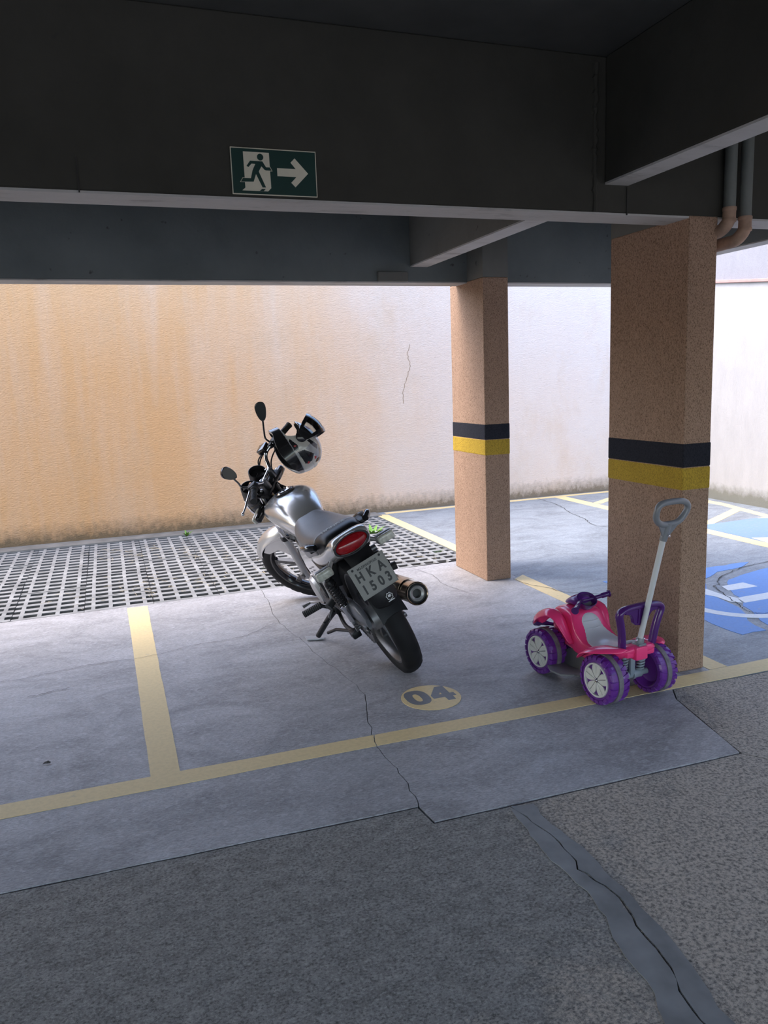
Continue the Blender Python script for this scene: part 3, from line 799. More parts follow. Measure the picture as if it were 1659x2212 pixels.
# seat
def seat_ring(x, top, bot, w, wt):
    half = [(0, top), (wt * .55, top - .001), (wt * .88, top - .008), (w * .96, top - .028), (w, top - .06 if top - bot > .09 else (top + bot) / 2), (w * .97, bot + .008), (w * .9, bot)]
    return [(x, y, z) for y, z in half] + [(x, -y, z) for y, z in half[::-1] if y > 0]
seat = bp('seat', MB().loft([seat_ring(*v) for v in (
    (.525, .782, .68, .070, .055), (.49, .778, .655, .092, .072), (.42, .770, .622, .115, .092), (.33, .766, .612, .128, .108), (.22, .770, .640, .135, .118),
    (.12, .782, .675, .133, .120), (.06, .792, .69, .129, .117), (.0, .800, .70, .124, .112), (-.030, .803, .715, .118, .106))]), 'vinyl', sub=2)
band = obj('seat_band', MB().loft([seat_ring(*v) for v in (
    (-.026, .803, .70, .118, .106), (-.034, .806, .70, .118, .106), (-.07, .812, .71, .110, .100), (-.115, .812, .72, .100, .090), (-.150, .800, .74, .088, .076))]), M['black'], seat, sub=2, label='black rear edge of the seat')
tm = Matrix.Translation((-.048, 0.005, .8085)) @ Matrix(((0, 1, 0, 0), (-1, 0, 0, 0), (0, 0, 1, 0), (0, 0, 0, 1))) @ Matrix.Rotation(math.radians(14), 4, 'X')
text_part('seat_lettering', 'HONDA', .026, M['pale_ink'], seat, tm, 0.0004, 1.25)
# tail cowl round the lamp
def cowl_ring(x, top, bot, w):
    half = [(0, top), (w * .6, top - .002), (w * .88, top - .012), (w, top - .035), (w * .99, (top + bot) / 2), (w * .9, bot + .012), (w * .6, bot), ]
    return [(x, y, z) for y, z in half] + [(x, -y, z) for y, z in half[::-1] if y > 0]
cowl = bp('tail_cowl', MB().loft([cowl_ring(*v) for v in (
    (.31, .655, .605, .10), (.24, .690, .588, .126), (.12, .715, .60, .131), (0, .738, .635, .124), (-.10, .764, .668, .114), (-.15, .790, .69, .107), (-.185, .809, .702, .102), (-.235, .816, .718, .094), (-.262, .806, .722, .084))]), 'silver', sub=2)
lamp = bp('tail_light', MB().ball((-.245, .006, .766), (.036, .080, .039), 28, 16), 'red_lens')
obj('lamp_surround', MB().loft([[(-.250, .006 + r * .086 * math.cos(t), .765 + r * .045 * math.sin(t)) for t in (2 * PI * k / 32 for k in range(32))] for r in (.86, 1.0)] +
    [[(-.262, .006 + r * .086 * math.cos(t), .765 + r * .045 * math.sin(t)) for t in (2 * PI * k / 32 for k in range(32))] for r in (1.0, .88)], cap=False, closed=True), M['gloss_black'], lamp)
tm = Matrix.Translation((-.263, .0, .807)) @ Matrix(((0, 0, -1, 0), (-1, 0, 0, 0), (0, 1, 0, 0), (0, 0, 0, 1)))
# rear mudguard with plate
prof = [(-.235, .735, .062), (-.272, .705, .060), (-.298, .655, .055), (-.318, .59, .055), (-.333, .53, .060), (-.336, .50, .060), (-.334, .478, .054), (-.329, .464, .040), (-.322, .458, .020)]
fend = bp('rear_mudguard', MB().sheet([[(x + .022 * abs(v) ** 2.5, w * v, z) for v in (-1, -.8, -.4, 0, .4, .8, 1)] for x, z, w in prof], .005), 'black')
inner = []
for k in range(10):
    a = math.radians(40 + 13.5 * k); inner.append([(.345 * math.cos(a), .062 * v, .31 + .345 * math.sin(a) - .02 * abs(v) ** 3) for v in (-1, -.6, 0, .6, 1)])
bp('inner_mudguard', MB().sheet(inner, .004), 'black')
pn = Vector((-.978, 0, .208)); pv = Vector((.208, 0, .978)); pu = Vector((0, -1, 0)); pc = Vector((-.334, .004, .621))
PM = Matrix(((pu.x, pv.x, pn.x, pc.x), (pu.y, pv.y, pn.y, pc.y), (pu.z, pv.z, pn.z, pc.z), (0, 0, 0, 1)))
mb = MB().box((0, 0, 0), (.172, .146, .0016), bev=.0007, seg=1)
mb.box((0, .0715, .001), (.172, .003, .003)); mb.box((0, -.0715, .001), (.172, .003, .003)); mb.box((.0845, 0, .001), (.003, .146, .003)); mb.box((-.0845, 0, .001), (.003, .146, .003))
for v in mb.bm.verts: v.co = PM @ v.co
plate = bp('licence_plate', mb, 'plate', smooth=False, label='bent grey licence plate')
def onplate(s, x, y, size, bold=0.0012, sx=1.0):
    return text_part('plate_lettering', s, size, M['ink'], plate, PM @ Matrix.Translation((x, y, .0012)), bold, sx)
onplate('MG-DIVINOPOLIS', 0.0, .053, .0155, .0004, .78)
for i, ch in enumerate('HKA'): onplate(ch, (-.052, 0.0, .052)[i], .019, .057, .0022, .80)
for i, ch in enumerate('1503'): onplate(ch, (-.058, -.020, .020, .058)[i], -.038, .057, .0022, .80)
for sx in (-.055, .055):
    mb = MB().lathe([(.001, 0), (.0055, 0), (.0045, .003), (.001, .003)], PM @ Vector((sx * 1.2, .061, .001)), pn, 14); obj('plate_screw', mb, M['black'], plate)
# pale crest on the mudguard flap
cm = Matrix.Translation((-.3395, -.016, .505)) @ Matrix(((pu.x, pv.x, pn.x, 0), (pu.y, pv.y, pn.y, 0), (pu.z, pv.z, pn.z, 0), (0, 0, 0, 1)))
mb = MB()
out = [(.015 * (1 + .10 * math.sin(7 * t)) * math.cos(t), .016 * (1 + .10 * math.sin(7 * t)) * math.sin(t)) for t in (2 * PI * k / 56 for k in range(56))]
inn = [(x * .82, y * .82) for x, y in out]
mb.loft([[cm @ Vector((x, y, z)) for x, y in P] for P, z in ((out, .002), (inn, .002), (inn, .0005), (out, .0005))], closed=True)
obj('sticker_outline', mb, M['pale_ink'], fend, smooth=False)
for i, (P) in enumerate(([(-.009, -.002), (-.003, .010), (.0, .004), (.004, .010), (.009, -.002), (.004, -.001), (0, -.006), (-.004, -.001)], [(-.016, -.021), (.016, -.021), (.014, -.017), (-.014, -.017)])):
    mb = MB().poly([cm @ Vector((x, y, .002)) for x, y in P], tuple(-pn * .0012)); obj('sticker_mark', mb, M['pale_ink'], fend, smooth=False)
# rear indicators
def rbox(c, s, bev): return MB().box(c, s, bev=bev, seg=3)
def indicator(c, inner, s, steer=False, cup='silver_matt', label=None):
    st = obj('indicator', MB().tube([inner, (c[0] + .01, c[1] - s * .03, c[2])], [.009, .011], 12), M['black' if cup == 'black' else 'silver_matt'], bike, label=label)
    if steer: steered(st)
    obj('indicator_body', rbox((c[0] + .012, c[1], c[2]), (.034, .084, .044), .012), M[cup], st)
    obj('indicator_lens', rbox((c[0] - .012, c[1], c[2]), (.026, .080, .040), .010), M['clear_lens'], st)
    return st
indicator((-.165, .158, .680), (-.135, .10, .70), 1, label='left rear indicator')
indicator((-.165, -.158, .680), (-.135, -.10, .70), -1, label='right rear indicator')
# grab handles
for s in (1, -1):
    P = smooth_path([(.10, s * .118, .735), (.07, s * .150, .755), (.0, s * .162, .775), (-.075, s * .158, .790), (-.115, s * .130, .785)], 5)
    gr = bp('grab_handle', MB().tube(P, [.0155] * len(P), 10), 'gloss_black')
    obj('handle_bracket', MB().box((.0, s * .132, .757), (.10, .035, .018), bev=.006), M['black'], gr)
# side panels
for s in (1, -1):
    rows = []
    for t in range(7):
        u = t / 6; x = .50 - .34 * u
        zt = .665 - .03 * u; zbm = .40 + .12 * u * u + .02 * math.sin(PI * u)
        rows.append([(x, s * (.108 + .020 * math.sin(PI * min(1, v * .9 + .1)) * (1 - .3 * u)), zt + (zbm - zt) * v) for v in (0, .25, .5, .75, 1)])
    sd = bp('side_panel', MB().sheet(rows, .006 * s), 'silver')
    tm2 = Matrix.Translation((.36, s * .135, .575)) @ Matrix(((-s, 0, 0, 0), (0, 0, s, 0), (0, 1, 0, 0), (0, 0, 0, 1))) @ Matrix.Rotation(math.radians(s * 8), 4, 'Z')
    for k, w in ((0, .07), (.02, .05)):
        obj('panel_stripe', MB().box((.36, s * .1325, .56 - k), (w, .003, .006), rot=Euler((0, .25, 0)).to_matrix()), M['steel'], sd, smooth=False)
# frame
bp('frame', MB().tube(smooth_path([(.97, 0, .86), (.93, .03, .70), (.80, .06, .56), (.78, .07, .40), (.74, .08, .24), (.55, .10, .22), (.45, .10, .32)], 5), .016, 10)
   .tube(smooth_path([(.93, -.03, .70), (.80, -.06, .56), (.78, -.07, .40), (.74, -.08, .24), (.55, -.10, .22), (.45, -.10, .32)], 5), .016, 10), 'black')
bp('seat_rail', MB().tube(smooth_path([(.48, .09, .64), (.30, .105, .62), (.06, .115, .62), (-.10, .095, .69)], 5), .012, 10), 'black')
bp('seat_rail', MB().tube(smooth_path([(.48, -.09, .64), (.30, -.105, .62), (.06, -.115, .62), (-.10, -.095, .69)], 5), .012, 10), 'black')
bp('frame_down_tube', MB().tube(smooth_path([(.48, .09, .64), (.46, .105, .50), (.43, .105, .36), (.46, .10, .25)], 5), .015, 10), 'black')
bp('frame_down_tube', MB().tube(smooth_path([(.48, -.09, .64), (.46, -.105, .50), (.43, -.105, .36), (.46, -.10, .25)], 5), .015, 10), 'black')
# engine
eng = bp('engine', MB().box((.60, 0, .335), (.34, .20, .19), bev=.045, seg=3), 'silver_matt')
obj('engine_cover', MB().lathe([(.001, 0), (.085, 0), (.09, .012), (.08, .03), (.05, .036), (.001, .037)], (.66, .098, .33), (0, 1, 0), 32), M['silver_matt'], eng)
obj('engine_cover', MB().lathe([(.001, 0), (.095, 0), (.10, .012), (.09, .03), (.05, .04), (.001, .041)], (.62, -.098, .33), (0, -1, 0), 32), M['silver_matt'], eng)
obj('sprocket_cover', MB().lathe([(.001, 0), (.065, 0), (.07, .010), (.06, .022), (.001, .024)], (.50, .10, .325), (0, 1, 0), 28), M['black'], eng)
mb = MB()
for k in range(8):
    z = .43 + k * .022; mb.box((.715 + k * .006, 0, z), (.15, .15, .007), bev=.002, seg=1)
mb.box((.735, 0, .505), (.10, .10, .20), bev=.01)
obj('cylinder', mb, M['steel'], eng)
obj('cylinder_head', MB().box((.765, 0, .635), (.13, .13, .075), bev=.02), M['silver_matt'], eng)
bp('carburettor', MB().lathe([(.001, 0), (.03, 0), (.03, .05), (.022, .06), (.022, .10), (.001, .10)], (.56, 0, .52), (1, 0, .1), 20), 'steel')
bp('airbox', MB().box((.33, 0, .52), (.22, .17, .17), bev=.03), 'black')
# swing arm, shocks, chain
for s in (1, -1):
    bp('swing_arm', MB().tube([(.47, s * .105, .335), (.20, s * .095, .325), (-.035, s * .088, .312)], [.022, .020, .016], 12), 'black')
bp('rear_axle', MB().tube([(0, -.125, .31), (0, .125, .31)], .010, 12).lathe([(.001, 0), (.017, 0), (.017, .012), (.001, .012)], (0, .118, .31), (0, 1, 0), 6), 'steel')
for s in (1, -1):
    bp('chain_adjuster', MB().box((-.045, s * .095, .312), (.06, .018, .038), bev=.004).tube([(-.05, s * .098, .312), (-.10, s * .098, .312)], .005, 8), 'steel')
def shock(s):
    T, Bm = Vector((.040, s * .130, .590)), Vector((.078, s * .106, .305)); d = (Bm - T)
    L = d.length; d.normalize()
    r0 = bp('shock_absorber', MB().tube([T, T + d * L * .62], .010, 12), 'steel')
    u = d.orthogonal().normalized(); v = d.cross(u); P = []
    for k in range(12 * 9 + 1):
        t = 2 * PI * k / 12; P.append(T + d * (.035 + .135 * k / (12 * 9)) + (u * math.cos(t) + v * math.sin(t)) * .0235)
    obj('spring', MB().tube(P, .0046, 7), M['black'], r0, label='black coil spring')
    obj('lower_body', MB().lathe([(.001, 0), (.022, 0), (.0235, .004), (.0185, .02), (.0185, .095), (.012, .105), (.001, .105)], T + d * .172, d, 24), M['chrome'], r0, label='chrome lower tube')
    obj('upper_cap', MB().lathe([(.001, 0), (.018, 0), (.026, .012), (.026, .02), (.001, .022)], T + d * .018, d, 20), M['black'], r0)
    for q in (T, Bm): obj('bush', MB().lathe([(.006, -.014), (.016, -.014), (.016, .014), (.006, .014)], q, (0, 1, 0), 18), M['steel'], r0)
shock(1); shock(-1)
# chain case: rounded grey cover over the chain
def case_ring(x, zt, zb, y0, y1):
    zc, hz, yc, hy = (zt + zb) / 2, (zt - zb) / 2, (y0 + y1) / 2, (y1 - y0) / 2
    return [(x, yc + hy * math.copysign(abs(math.cos(t)) ** .6, math.cos(t)), zc + hz * math.copysign(abs(math.sin(t)) ** .6, math.sin(t))) for t in (2 * PI * k / 20 for k in range(20))]
bp('chain_case', MB().loft([case_ring(*v) for v in ((.46, .385, .345, .072, .092), (.36, .398, .340, .066, .100), (.20, .412, .325, .064, .102), (.05, .430, .318, .064, .103), (-.03, .428, .318, .064, .102), (-.085, .405, .322, .066, .098), (-.118, .370, .33, .072, .092))]), 'grey_case')
mb = MB(); CR, FR = .098, .036; path = []
for k in range(28):
    a = math.radians(95 + 170 * k / 27); path.append(Vector((CR * math.cos(a), .082, .31 + CR * math.sin(a))))
for k in range(10):
    a = math.radians(-90 + 180 * k / 9); path.append(Vector((.50 + FR * math.cos(a), .082, .325 + FR * math.sin(a))))
P = []
for a, b in zip(path, path[1:] + path[:1]):
    n = max(1, round((b - a).length / .0127))
    for i in range(n): P.append(a + (b - a) * i / n)
for i, p in enumerate(P):
    q = P[(i + 1) % len(P)]; d = q - p; ang = math.atan2(d.z, d.x)
    mb.box((p + q) / 2, (.0115, .010 if i % 2 else .015, .011), rot=Matrix.Rotation(-ang, 3, 'Y'))
bp('drive_chain', mb, 'steel', smooth=False, kind='stuff')
gear = []
for k in range(84):
    r = .100 if (k % 2) else .091; t = 2 * PI * k / 84; gear.append((r * math.cos(t), r * math.sin(t)))
bp('rear_sprocket', MB().loft([[(x * q, y, .31 + z * q) for x, z in gear] for q, y in ((.62, .079), (1, .079), (1, .085), (.62, .085))], closed=True), 'steel', smooth=False)
# exhaust
ex_path = smooth_path([(.79, -.03, .60), (.90, -.06, .55), (.93, -.10, .42), (.86, -.135, .28), (.70, -.145, .255), (.45, -.148, .285), (.36, -.150, .31)], 6)
bp('exhaust_pipe', MB().tube(ex_path, .020, 16), 'chrome_brown')
m0, m1 = Vector((.40, -.150, .298)), Vector((-.205, -.160, .384)); md_ = (m1 - m0); mL = md_.length; md_.normalize()
muf = bp('muffler', MB().lathe([(.020, 0), (.030, .05), (.044, .12), (.050, .20), (.051, mL - .025), (.050, mL - .004), (.046, mL)], m0, md_, 40, cap=False), 'chrome_brown')
obj('end_ring', MB().lathe([(.052, mL - .016), (.0535, mL - .012), (.0535, mL - .001), (.050, mL + .003), (.046, mL), (.046, mL - .02)], m0, md_, 40, cap=False), M['chrome_brown'], muf)
obj('end_plate', MB().lathe([(.048, mL - .010), (.040, mL - .014), (.036, mL - .014)], m0, md_, 36, cap=False), M['black'], muf)
obj('tail_pipe', MB().lathe([(.036, mL - .014), (.035, mL - .002), (.030, mL + .001), (.021, mL - .004), (.020, mL - .06), (.001, mL - .06)], m0, md_, 32, cap=False), M['silver_matt'], muf, label='pale ring of the outlet')
obj('outlet_core', MB().lathe([(.001, mL - .03), (.0205, mL - .03), (.0205, mL - .028), (.001, mL - .028)], m0, md_, 24), M['ink'], muf)
P = [m0 + md_ * (.20 + .30 * k / 8) for k in range(9)]
obj('heat_shield', MB().sheet([[p + (Vector((0, math.sin(a), 0)) * -1 + Vector((0, 0, math.cos(a)))) * .056 for a in (-.9, -.5, 0, .5, .9)] for p in P], .002), M['chrome_brown'], muf)
# pegs, stands
def peg(name, a, b, arm, mat='grip_rubber'):
    a, b = Vector(a), Vector(b); r0 = obj(name, MB().tube(smooth_path(arm, 5), .009, 10), M['black'], bike)
    d = (b - a).normalized(); L = (b - a).length; prof = []
    for k in range(10):
        q = L * k / 10; prof += [(.018, q), (.018, q + L * .06), (.0145, q + L * .07), (.0145, q + L * .095)]
    prof = [(.001, 0)] + prof + [(.018, L * .985), (.019, L), (.001, L)]
    obj('peg_rubber', MB().lathe(prof, a, d, 16), M[mat], r0)
    return r0
peg('foot_peg', (.452, .165, .330), (.484, .262, .322), [(.43, .10, .29), (.445, .14, .302), (.452, .168, .328)])
peg('foot_peg', (.452, -.165, .330), (.484, -.262, .322), [(.43, -.10, .29), (.445, -.14, .302), (.452, -.168, .328)])
for s in (1, -1):
    pb = bp('pillion_bracket', MB().tube(smooth_path([(.40, s * .105, .34), (.33, s * .12, .36), (.245, s * .125, .40), (.27, s * .115, .52)], 5), .010, 10), 'silver_matt')
    obj('pillion_peg', MB().tube([(.24, s * .13, .395), (.225, s * .235 if s < 0 else s * .165, .385)], [.019, .021], 14), M['grip_rubber'], pb)
stand = bp('side_stand', MB().tube([(.44, .115, .270), (.50, .165, .220), (.575, .245, .140)], [.017, .0155, .0150], 12).box((.43, .108, .275), (.05, .03, .05), bev=.008), 'black')
obj('stand_foot', MB().sheet([[(.562, .225, .117), (.605, .222, .1155)], [(.565, .26, .133), (.625, .26, .133)], [(.585, .305, .154), (.640, .305, .154)]], .006), M['pole_metal'], stand)
P = []; T, Bm = Vector((.415, .128, .292)), Vector((.492, .176, .205)); d = Bm - T; u = d.normalized().orthogonal(); v = d.normalized().cross(u)
for k in range(8 * 11 + 1):
    t = 2 * PI * k / 8; q = min(1, max(0, (k / 88))); P.append(T + d * (.05 + .55 * q) + (u * math.cos(t) + v * math.sin(t)) * .0055)
obj('stand_spring', MB().tube([T] + P + [Bm], .0016, 6), M['steel'], stand)
obj('stand_tang', MB().tube([(.505, .170, .215), (.50, .195, .215)], .006, 8), M['black'], stand)
bp('centre_stand', MB().tube(smooth_path([(.44, .105, .235), (.30, .125, .225), (.16, .12, .235), (.10, .12, .255)], 4), .0105, 10).tube([(.16, .12, .235), (.40, .165, .19), (.45, .205, .178)], .0085, 10).box((.12, .125, .24), (.06, .045, .035), bev=.006), 'black')
bp('gear_lever', MB().tube([(.60, .125, .27), (.70, .15, .26), (.745, .175, .262), (.745, .225, .262)], [.006, .006, .007, .010], 10), 'steel')
bp('brake_pedal', MB().tube(smooth_path([(.47, -.14, .26), (.56, -.15, .24), (.68, -.17, .25), (.72, -.20, .26)], 4), .007, 8), 'steel')
bp('brake_arm', MB().tube([(.02, -.085, .235), (.06, -.115, .215), (.30, -.12, .25), (.46, -.13, .27)], .005, 8).box((.06, -.115, .215), (.05, .022, .022), bev=.004), 'steel')
# front end (all of it turns with the bars)
axd = Vector((1.005 - 1.258, 0, .93 - .297)).normalized()
for s in (1, -1):
    b0 = Vector((1.258, s * .086, .297))
    leg = sp('fork_leg', MB().tube([b0 + axd * .29, b0 + axd * .70], .0155, 16), 'chrome')
    obj('slider', MB().lathe([(.001, -.03), (.018, -.03), (.022, -.015), (.0225, .26), (.025, .285), (.025, .31), (.020, .315)], b0, axd, 22), M['silver_matt'], leg)
    obj('dust_seal', MB().lathe([(.020, .312), (.0265, .314), (.0265, .333), (.0185, .34)], b0, axd, 22), M['black'], leg)
    obj('axle_lug', MB().box(b0 + Vector((.010, 0, -.004)), (.055, .034, .05), bev=.012), M['silver_matt'], leg)
sp('front_axle', MB().tube([(1.266, -.115, .303), (1.266, .115, .303)], .009, 12).lathe([(.001, 0), (.016, 0), (.016, .012), (.001, .012)], (1.266, .108, .303), (0, 1, 0), 6), 'steel')
rows = []
for k in range(15):
    a = math.radians(31 + 112 * k / 14); R = .322 + .012 * math.sin(PI * k / 14)
    ft = min(1, .30 + k / 5.5); w = .064 * ft if k < 12 else .062 * (1 - (k - 11) * .10)
    rows.append([(FC[0] + (R - .05 * abs(v) ** 2.6) * math.cos(a), w * v, FC[2] + (R - .05 * abs(v) ** 2.6) * math.sin(a)) for v in (-1, -.85, -.6, -.3, 0, .3, .6, .85, 1)])
ff = sp('front_mudguard', MB().sheet(rows, -.004), 'silver', sub=1)
for s in (1, -1):
    rows = [[(1.150, s * .060, .585), (1.20, s * .062, .60), (1.27, s * .063, .60), (1.34, s * .062, .58), (1.40, s * .058, .54)], [(1.155, s * .067, .53), (1.195, s * .068, .535), (1.25, s * .067, .54), (1.31, s * .065, .535), (1.375, s * .058, .515)],
            [(1.170, s * .069, .47), (1.19, s * .070, .462), (1.215, s * .070, .475), (1.245, s * .069, .50), (1.29, s * .064, .52)], [(1.200, s * .069, .425), (1.205, s * .070, .42), (1.211, s * .070, .424), (1.217, s * .069, .43), (1.222, s * .069, .438)]]
    obj('mudguard_stay', MB().sheet(rows, .004 * s), M['silver'], ff)
def sbox(name, c, s, mat, bev=.008): return sp(name, MB().box(c, s, bev=bev), mat)
sp('triple_clamp', MB().box((.985, 0, .915), (.085, .22, .030), rot=Matrix.Rotation(-RAKE, 3, 'Y'), bev=.012).lathe([(.001, 0), (.018, 0), (.018, .016), (.012, .02), (.001, .02)], (.955, 0, .925), (-.438, 0, .899), 16)
   .lathe([(.001, 0), (.02, 0), (.018, .014), (.001, .016)], (.995, .086, .93), (-.438, 0, .899), 16).lathe([(.001, 0), (.02, 0), (.018, .014), (.001, .016)], (.995, -.086, .93), (-.438, 0, .899), 16), 'black')
sp('lower_clamp', MB().box((1.06, 0, .74), (.085, .22, .032), rot=Matrix.Rotation(-RAKE, 3, 'Y'), bev=.012).tube([(1.02, 0, .72), (.965, 0, .90)], .026, 16), 'black')
sp('ignition_lock', MB().lathe([(.001, 0), (.022, 0), (.022, .05), (.016, .055), (.001, .055)], (1.0, 0, .91), (-.438, 0, .899), 20), 'steel')
for s in (1, -1):
    sp('bar_clamp', MB().box((.953, s * .045, .945), (.036, .026, .065), rot=Matrix.Rotation(-.25, 3, 'Y'), bev=.008), 'steel')
    for dx in (-.012, .014): sp('clamp_bolt', MB().lathe([(.001, 0), (.0065, 0), (.0065, .006), (.003, .0075), (.001, .0075)], (.950 + dx, s * .045, .977), (-.25, 0, .97), 12), 'chrome')
    sp('clamp_nut', MB().lathe([(.001, 0), (.013, 0), (.013, .010), (.008, .013), (.001, .013)], (.985, s * .084, .937), (-.438, 0, .899), 6), 'chrome')
bar_half = [(.952, .0, .968), (.952, .045, .968), (.952, .062, .972), (.956, .085, .990), (.958, .105, 1.012), (.946, .13, 1.032), (.915, .165, 1.040), (.878, .205, 1.038), (.838, .302, 1.028)]
bar = [(x, -y, z) for x, y, z in bar_half[::-1]] + bar_half[1:]
sp('handlebar', MB().tube(smooth_path(bar, 4), .0112, 14), 'chrome')
for s in (1, -1):
    a, b = Vector((.874, s * .212, 1.0375)), Vector((.836, s * .312, 1.0275)); d = (b - a).normalized(); L = (b - a).length
    prof = [(.011, 0), (.021, 0), (.021, .006)]
    for k in range(9): q = .008 + (L - .016) * k / 9; prof += [(.0175, q), (.0175, q + .006), (.0162, q + .007), (.0162, q + .009)]
    prof += [(.019, L - .006), (.019, L), (.001, L + .001)]
    sp('grip', MB().lathe(prof, a, d, 20), 'grip_rubber')
    sp('switch_housing', MB().box((.888, s * .188, 1.036), (.052, .042, .050), rot=Matrix.Rotation(s * .35, 3, 'Z'), bev=.010), 'black')
    hinge = Vector((.915, s * .172, 1.038)); lo_ = 0 if s > 0 else .13
    lv = sp('lever', MB().tube(smooth_path([hinge, (.905, s * .21, 1.040 - lo_ * .3), (.885, s * .29, 1.040 - lo_ * .8), (.880, s * .345, 1.034 - lo_), (.882, s * .382, 1.031 - lo_)], 4), [.0075] * 4 + [.0065] * 8 + [.0055] * 5, 10)
            .ball((.882, s * .386, 1.031 - lo_), .0095, 12, 8), 'chrome')
    obj('lever_perch', MB().box(hinge, (.035, .040, .030), bev=.007), M['black'], lv)
sp('kill_switch', MB().box((.868, -.178, 1.020), (.02, .022, .022), bev=.005), 'red_print', label='red switch block')
sp('brake_reservoir', MB().box((.962, -.150, 1.048), (.058, .062, .040), bev=.005), 'gloss_black')
# mirrors
def mirror(s):
    P = smooth_path([(.912, s * .182, 1.040), (.937, s * .198, 1.075), (.918, s * .212, 1.112), (.900, s * .228, 1.142), (.888, s * .238, 1.162)], 5)
    r0 = sp('mirror', MB().tube(P, .0052, 10).lathe([(.001, 0), (.011, 0), (.011, .02), (.001, .02)], (.912, s * .182, 1.030), (0, 0, 1), 12), 'gloss_black', label=('left' if s > 0 else 'right') + ' rear-view mirror')
    c = Vector((.866, s * .256, 1.206)); ax = (Vector((-.15, .51, .85)) if s > 0 else Vector((-.40, -.35, .85))).normalized(); nn = (ST.inverted() @ (BM4.inverted() @ Vector((0, 0, 1.36))) - c).normalized() * .8 + Vector((-.42, 0, -.05)); nn = (nn - ax * nn.dot(ax)).normalized(); sd = ax.cross(nn)
    out = []
    for k in range(40):
        t = 2 * PI * k / 40; a = .056 * math.cos(t); w = .036 * math.sin(t) * (1 + .28 * math.cos(t)) * (.92 + .08 * math.cos(2 * t)); out.append((a, w))
    def rg(q, o): return [c + ax * (a * q) + sd * (w * q) + nn * o for a, w in out]
    obj('mirror_shell', MB().loft([rg(.35, -.026), rg(.75, -.020), rg(.97, -.006), rg(1.0, .004), rg(.93, .006)]), M['gloss_black'], r0)
    obj('mirror_glass', MB().loft([rg(.93, .003), rg(.92, .0065)]), M['mirror'], r0)
    obj('mirror_neck', MB().tube([P[-1], c - ax * .045], [.007, .013], 12), M['gloss_black'], r0)
mirror(1); mirror(-1)
# gauges and headlamp
for s in (1, -1):
    o0 = Vector((1.045, .018 + s * .064, .968)); d = Vector((-.62, 0, .78))
    gp = sp('gauge_pod', MB().lathe([(.001, -.085), (.030, -.082), (.046, -.05), (.051, .02), (.051, .036), (.047, .038), (.045, .010), (.001, .008)], o0, d, 32), 'black')
    obj('gauge_face', MB().lathe([(.001, .0105), (.039, .0105), (.039, .013), (.001, .013)], o0, d, 28), M['gloss_black'], gp)
    obj('gauge_needle', MB().box(o0 + d * .0148 + Vector((0, .008, 0)), (.003, .024, .002)), M['steel'], gp, smooth=False)
sp('instrument_bracket', MB().box((1.045, 0, .935), (.06, .15, .03), bev=.01), 'black')
hl = sp('headlamp', MB().lathe([(.001, -.085), (.045, -.078), (.078, -.045), (.090, 0), (.092, .03), (.088, .036)], (1.115, 0, .855), (1, 0, -.08), 36, cap=False), 'gloss_black')
obj('headlamp_lens', MB().lathe([(.088, .034), (.082, .046), (.05, .060), (.001, .066)], (1.115, 0, .855), (1, 0, -.08), 36, cap=False), M['clear_lens'], hl)
obj('headlamp_rim', MB().lathe([(.090, .028), (.0945, .030), (.0945, .040), (.088, .042)], (1.115, 0, .855), (1, 0, -.08), 36, cap=False), M['chrome'], hl)
for s in (1, -1):
    st = sp('indicator', MB().tube([(1.065, s * .085, .855), (1.05, s * .125, .860)], .010, 12), 'black', label=('left' if s > 0 else 'right') + ' front indicator')
    obj('indicator_body', rbox((1.036, s * .170, .858), (.038, .108, .046), .016), M['gloss_black'], st)
    obj('indicator_lens', rbox((1.062, s * .170, .858), (.026, .100, .042), .013), M['clear_lens'], st)
sp('fork_bracket', MB().tube([(1.02, .095, .80), (1.09, .095, .85)], .012, 10).tube([(1.02, -.095, .80), (1.09, -.095, .85)], .012, 10), 'black')
# cables
CAB = (((.925, .165, 1.045), (1.02, .13, 1.02), (1.06, .03, .93), (1.0, .0, .78)), ((.925, -.165, 1.045), (1.03, -.12, 1.00), (1.07, -.02, .90), (1.02, -.04, .74)),
       ((.89, -.175, 1.015), (.98, -.13, .96), (.99, -.06, .86), (.90, -.05, .76)), ((.895, .19, 1.012), (.99, .13, .95), (.98, .06, .85), (.88, .05, .74)),
       ((.965, -.15, 1.03), (1.07, -.15, .99), (1.10, -.10, .86), (1.10, -.09, .70), (1.20, -.088, .52)), ((.90, .185, 1.02), (1.01, .16, .98), (1.05, .09, .90)))
for P in CAB: sp('control_cable', MB().tube(smooth_path(P, 8), .0042, 8), 'black')
bp('front_fork_stop', MB().box((.955, 0, .79), (.06, .05, .13), rot=Matrix.Rotation(-RAKE, 3, 'Y'), bev=.015), 'black')

# ------------------------------------------------------------------ helmet hung on the right-hand grip
hr, hu, ht = (Vector((ROWS[0][0], ROWS[0][1], ROWS[0][2])), -Vector((ROWS[1][0], ROWS[1][1], ROWS[1][2])), -Vector((ROWS[2][0], ROWS[2][1], ROWS[2][2])))
grip_world = BM4 @ ST @ Vector((.846, -.285, 1.03))
hf = (hr * -.65 + hu * .76); hz = (hr * .76 + hu * .65); hy = hz.cross(hf)
tilt = Matrix.Rotation(.16, 3, hf) @ Matrix.Rotation(0.10, 3, hz)
hf, hy, hz = tilt @ hf, tilt @ hy, tilt @ hz
hc = grip_world - hu * .126 + hr * .050
HS = 1.12
HM4 = Matrix(((hf.x, hy.x, hz.x, hc.x), (hf.y, hy.y, hz.y, hc.y), (hf.z, hy.z, hz.z, hc.z), (0, 0, 0, 1))) @ Matrix.Scale(HS, 4)
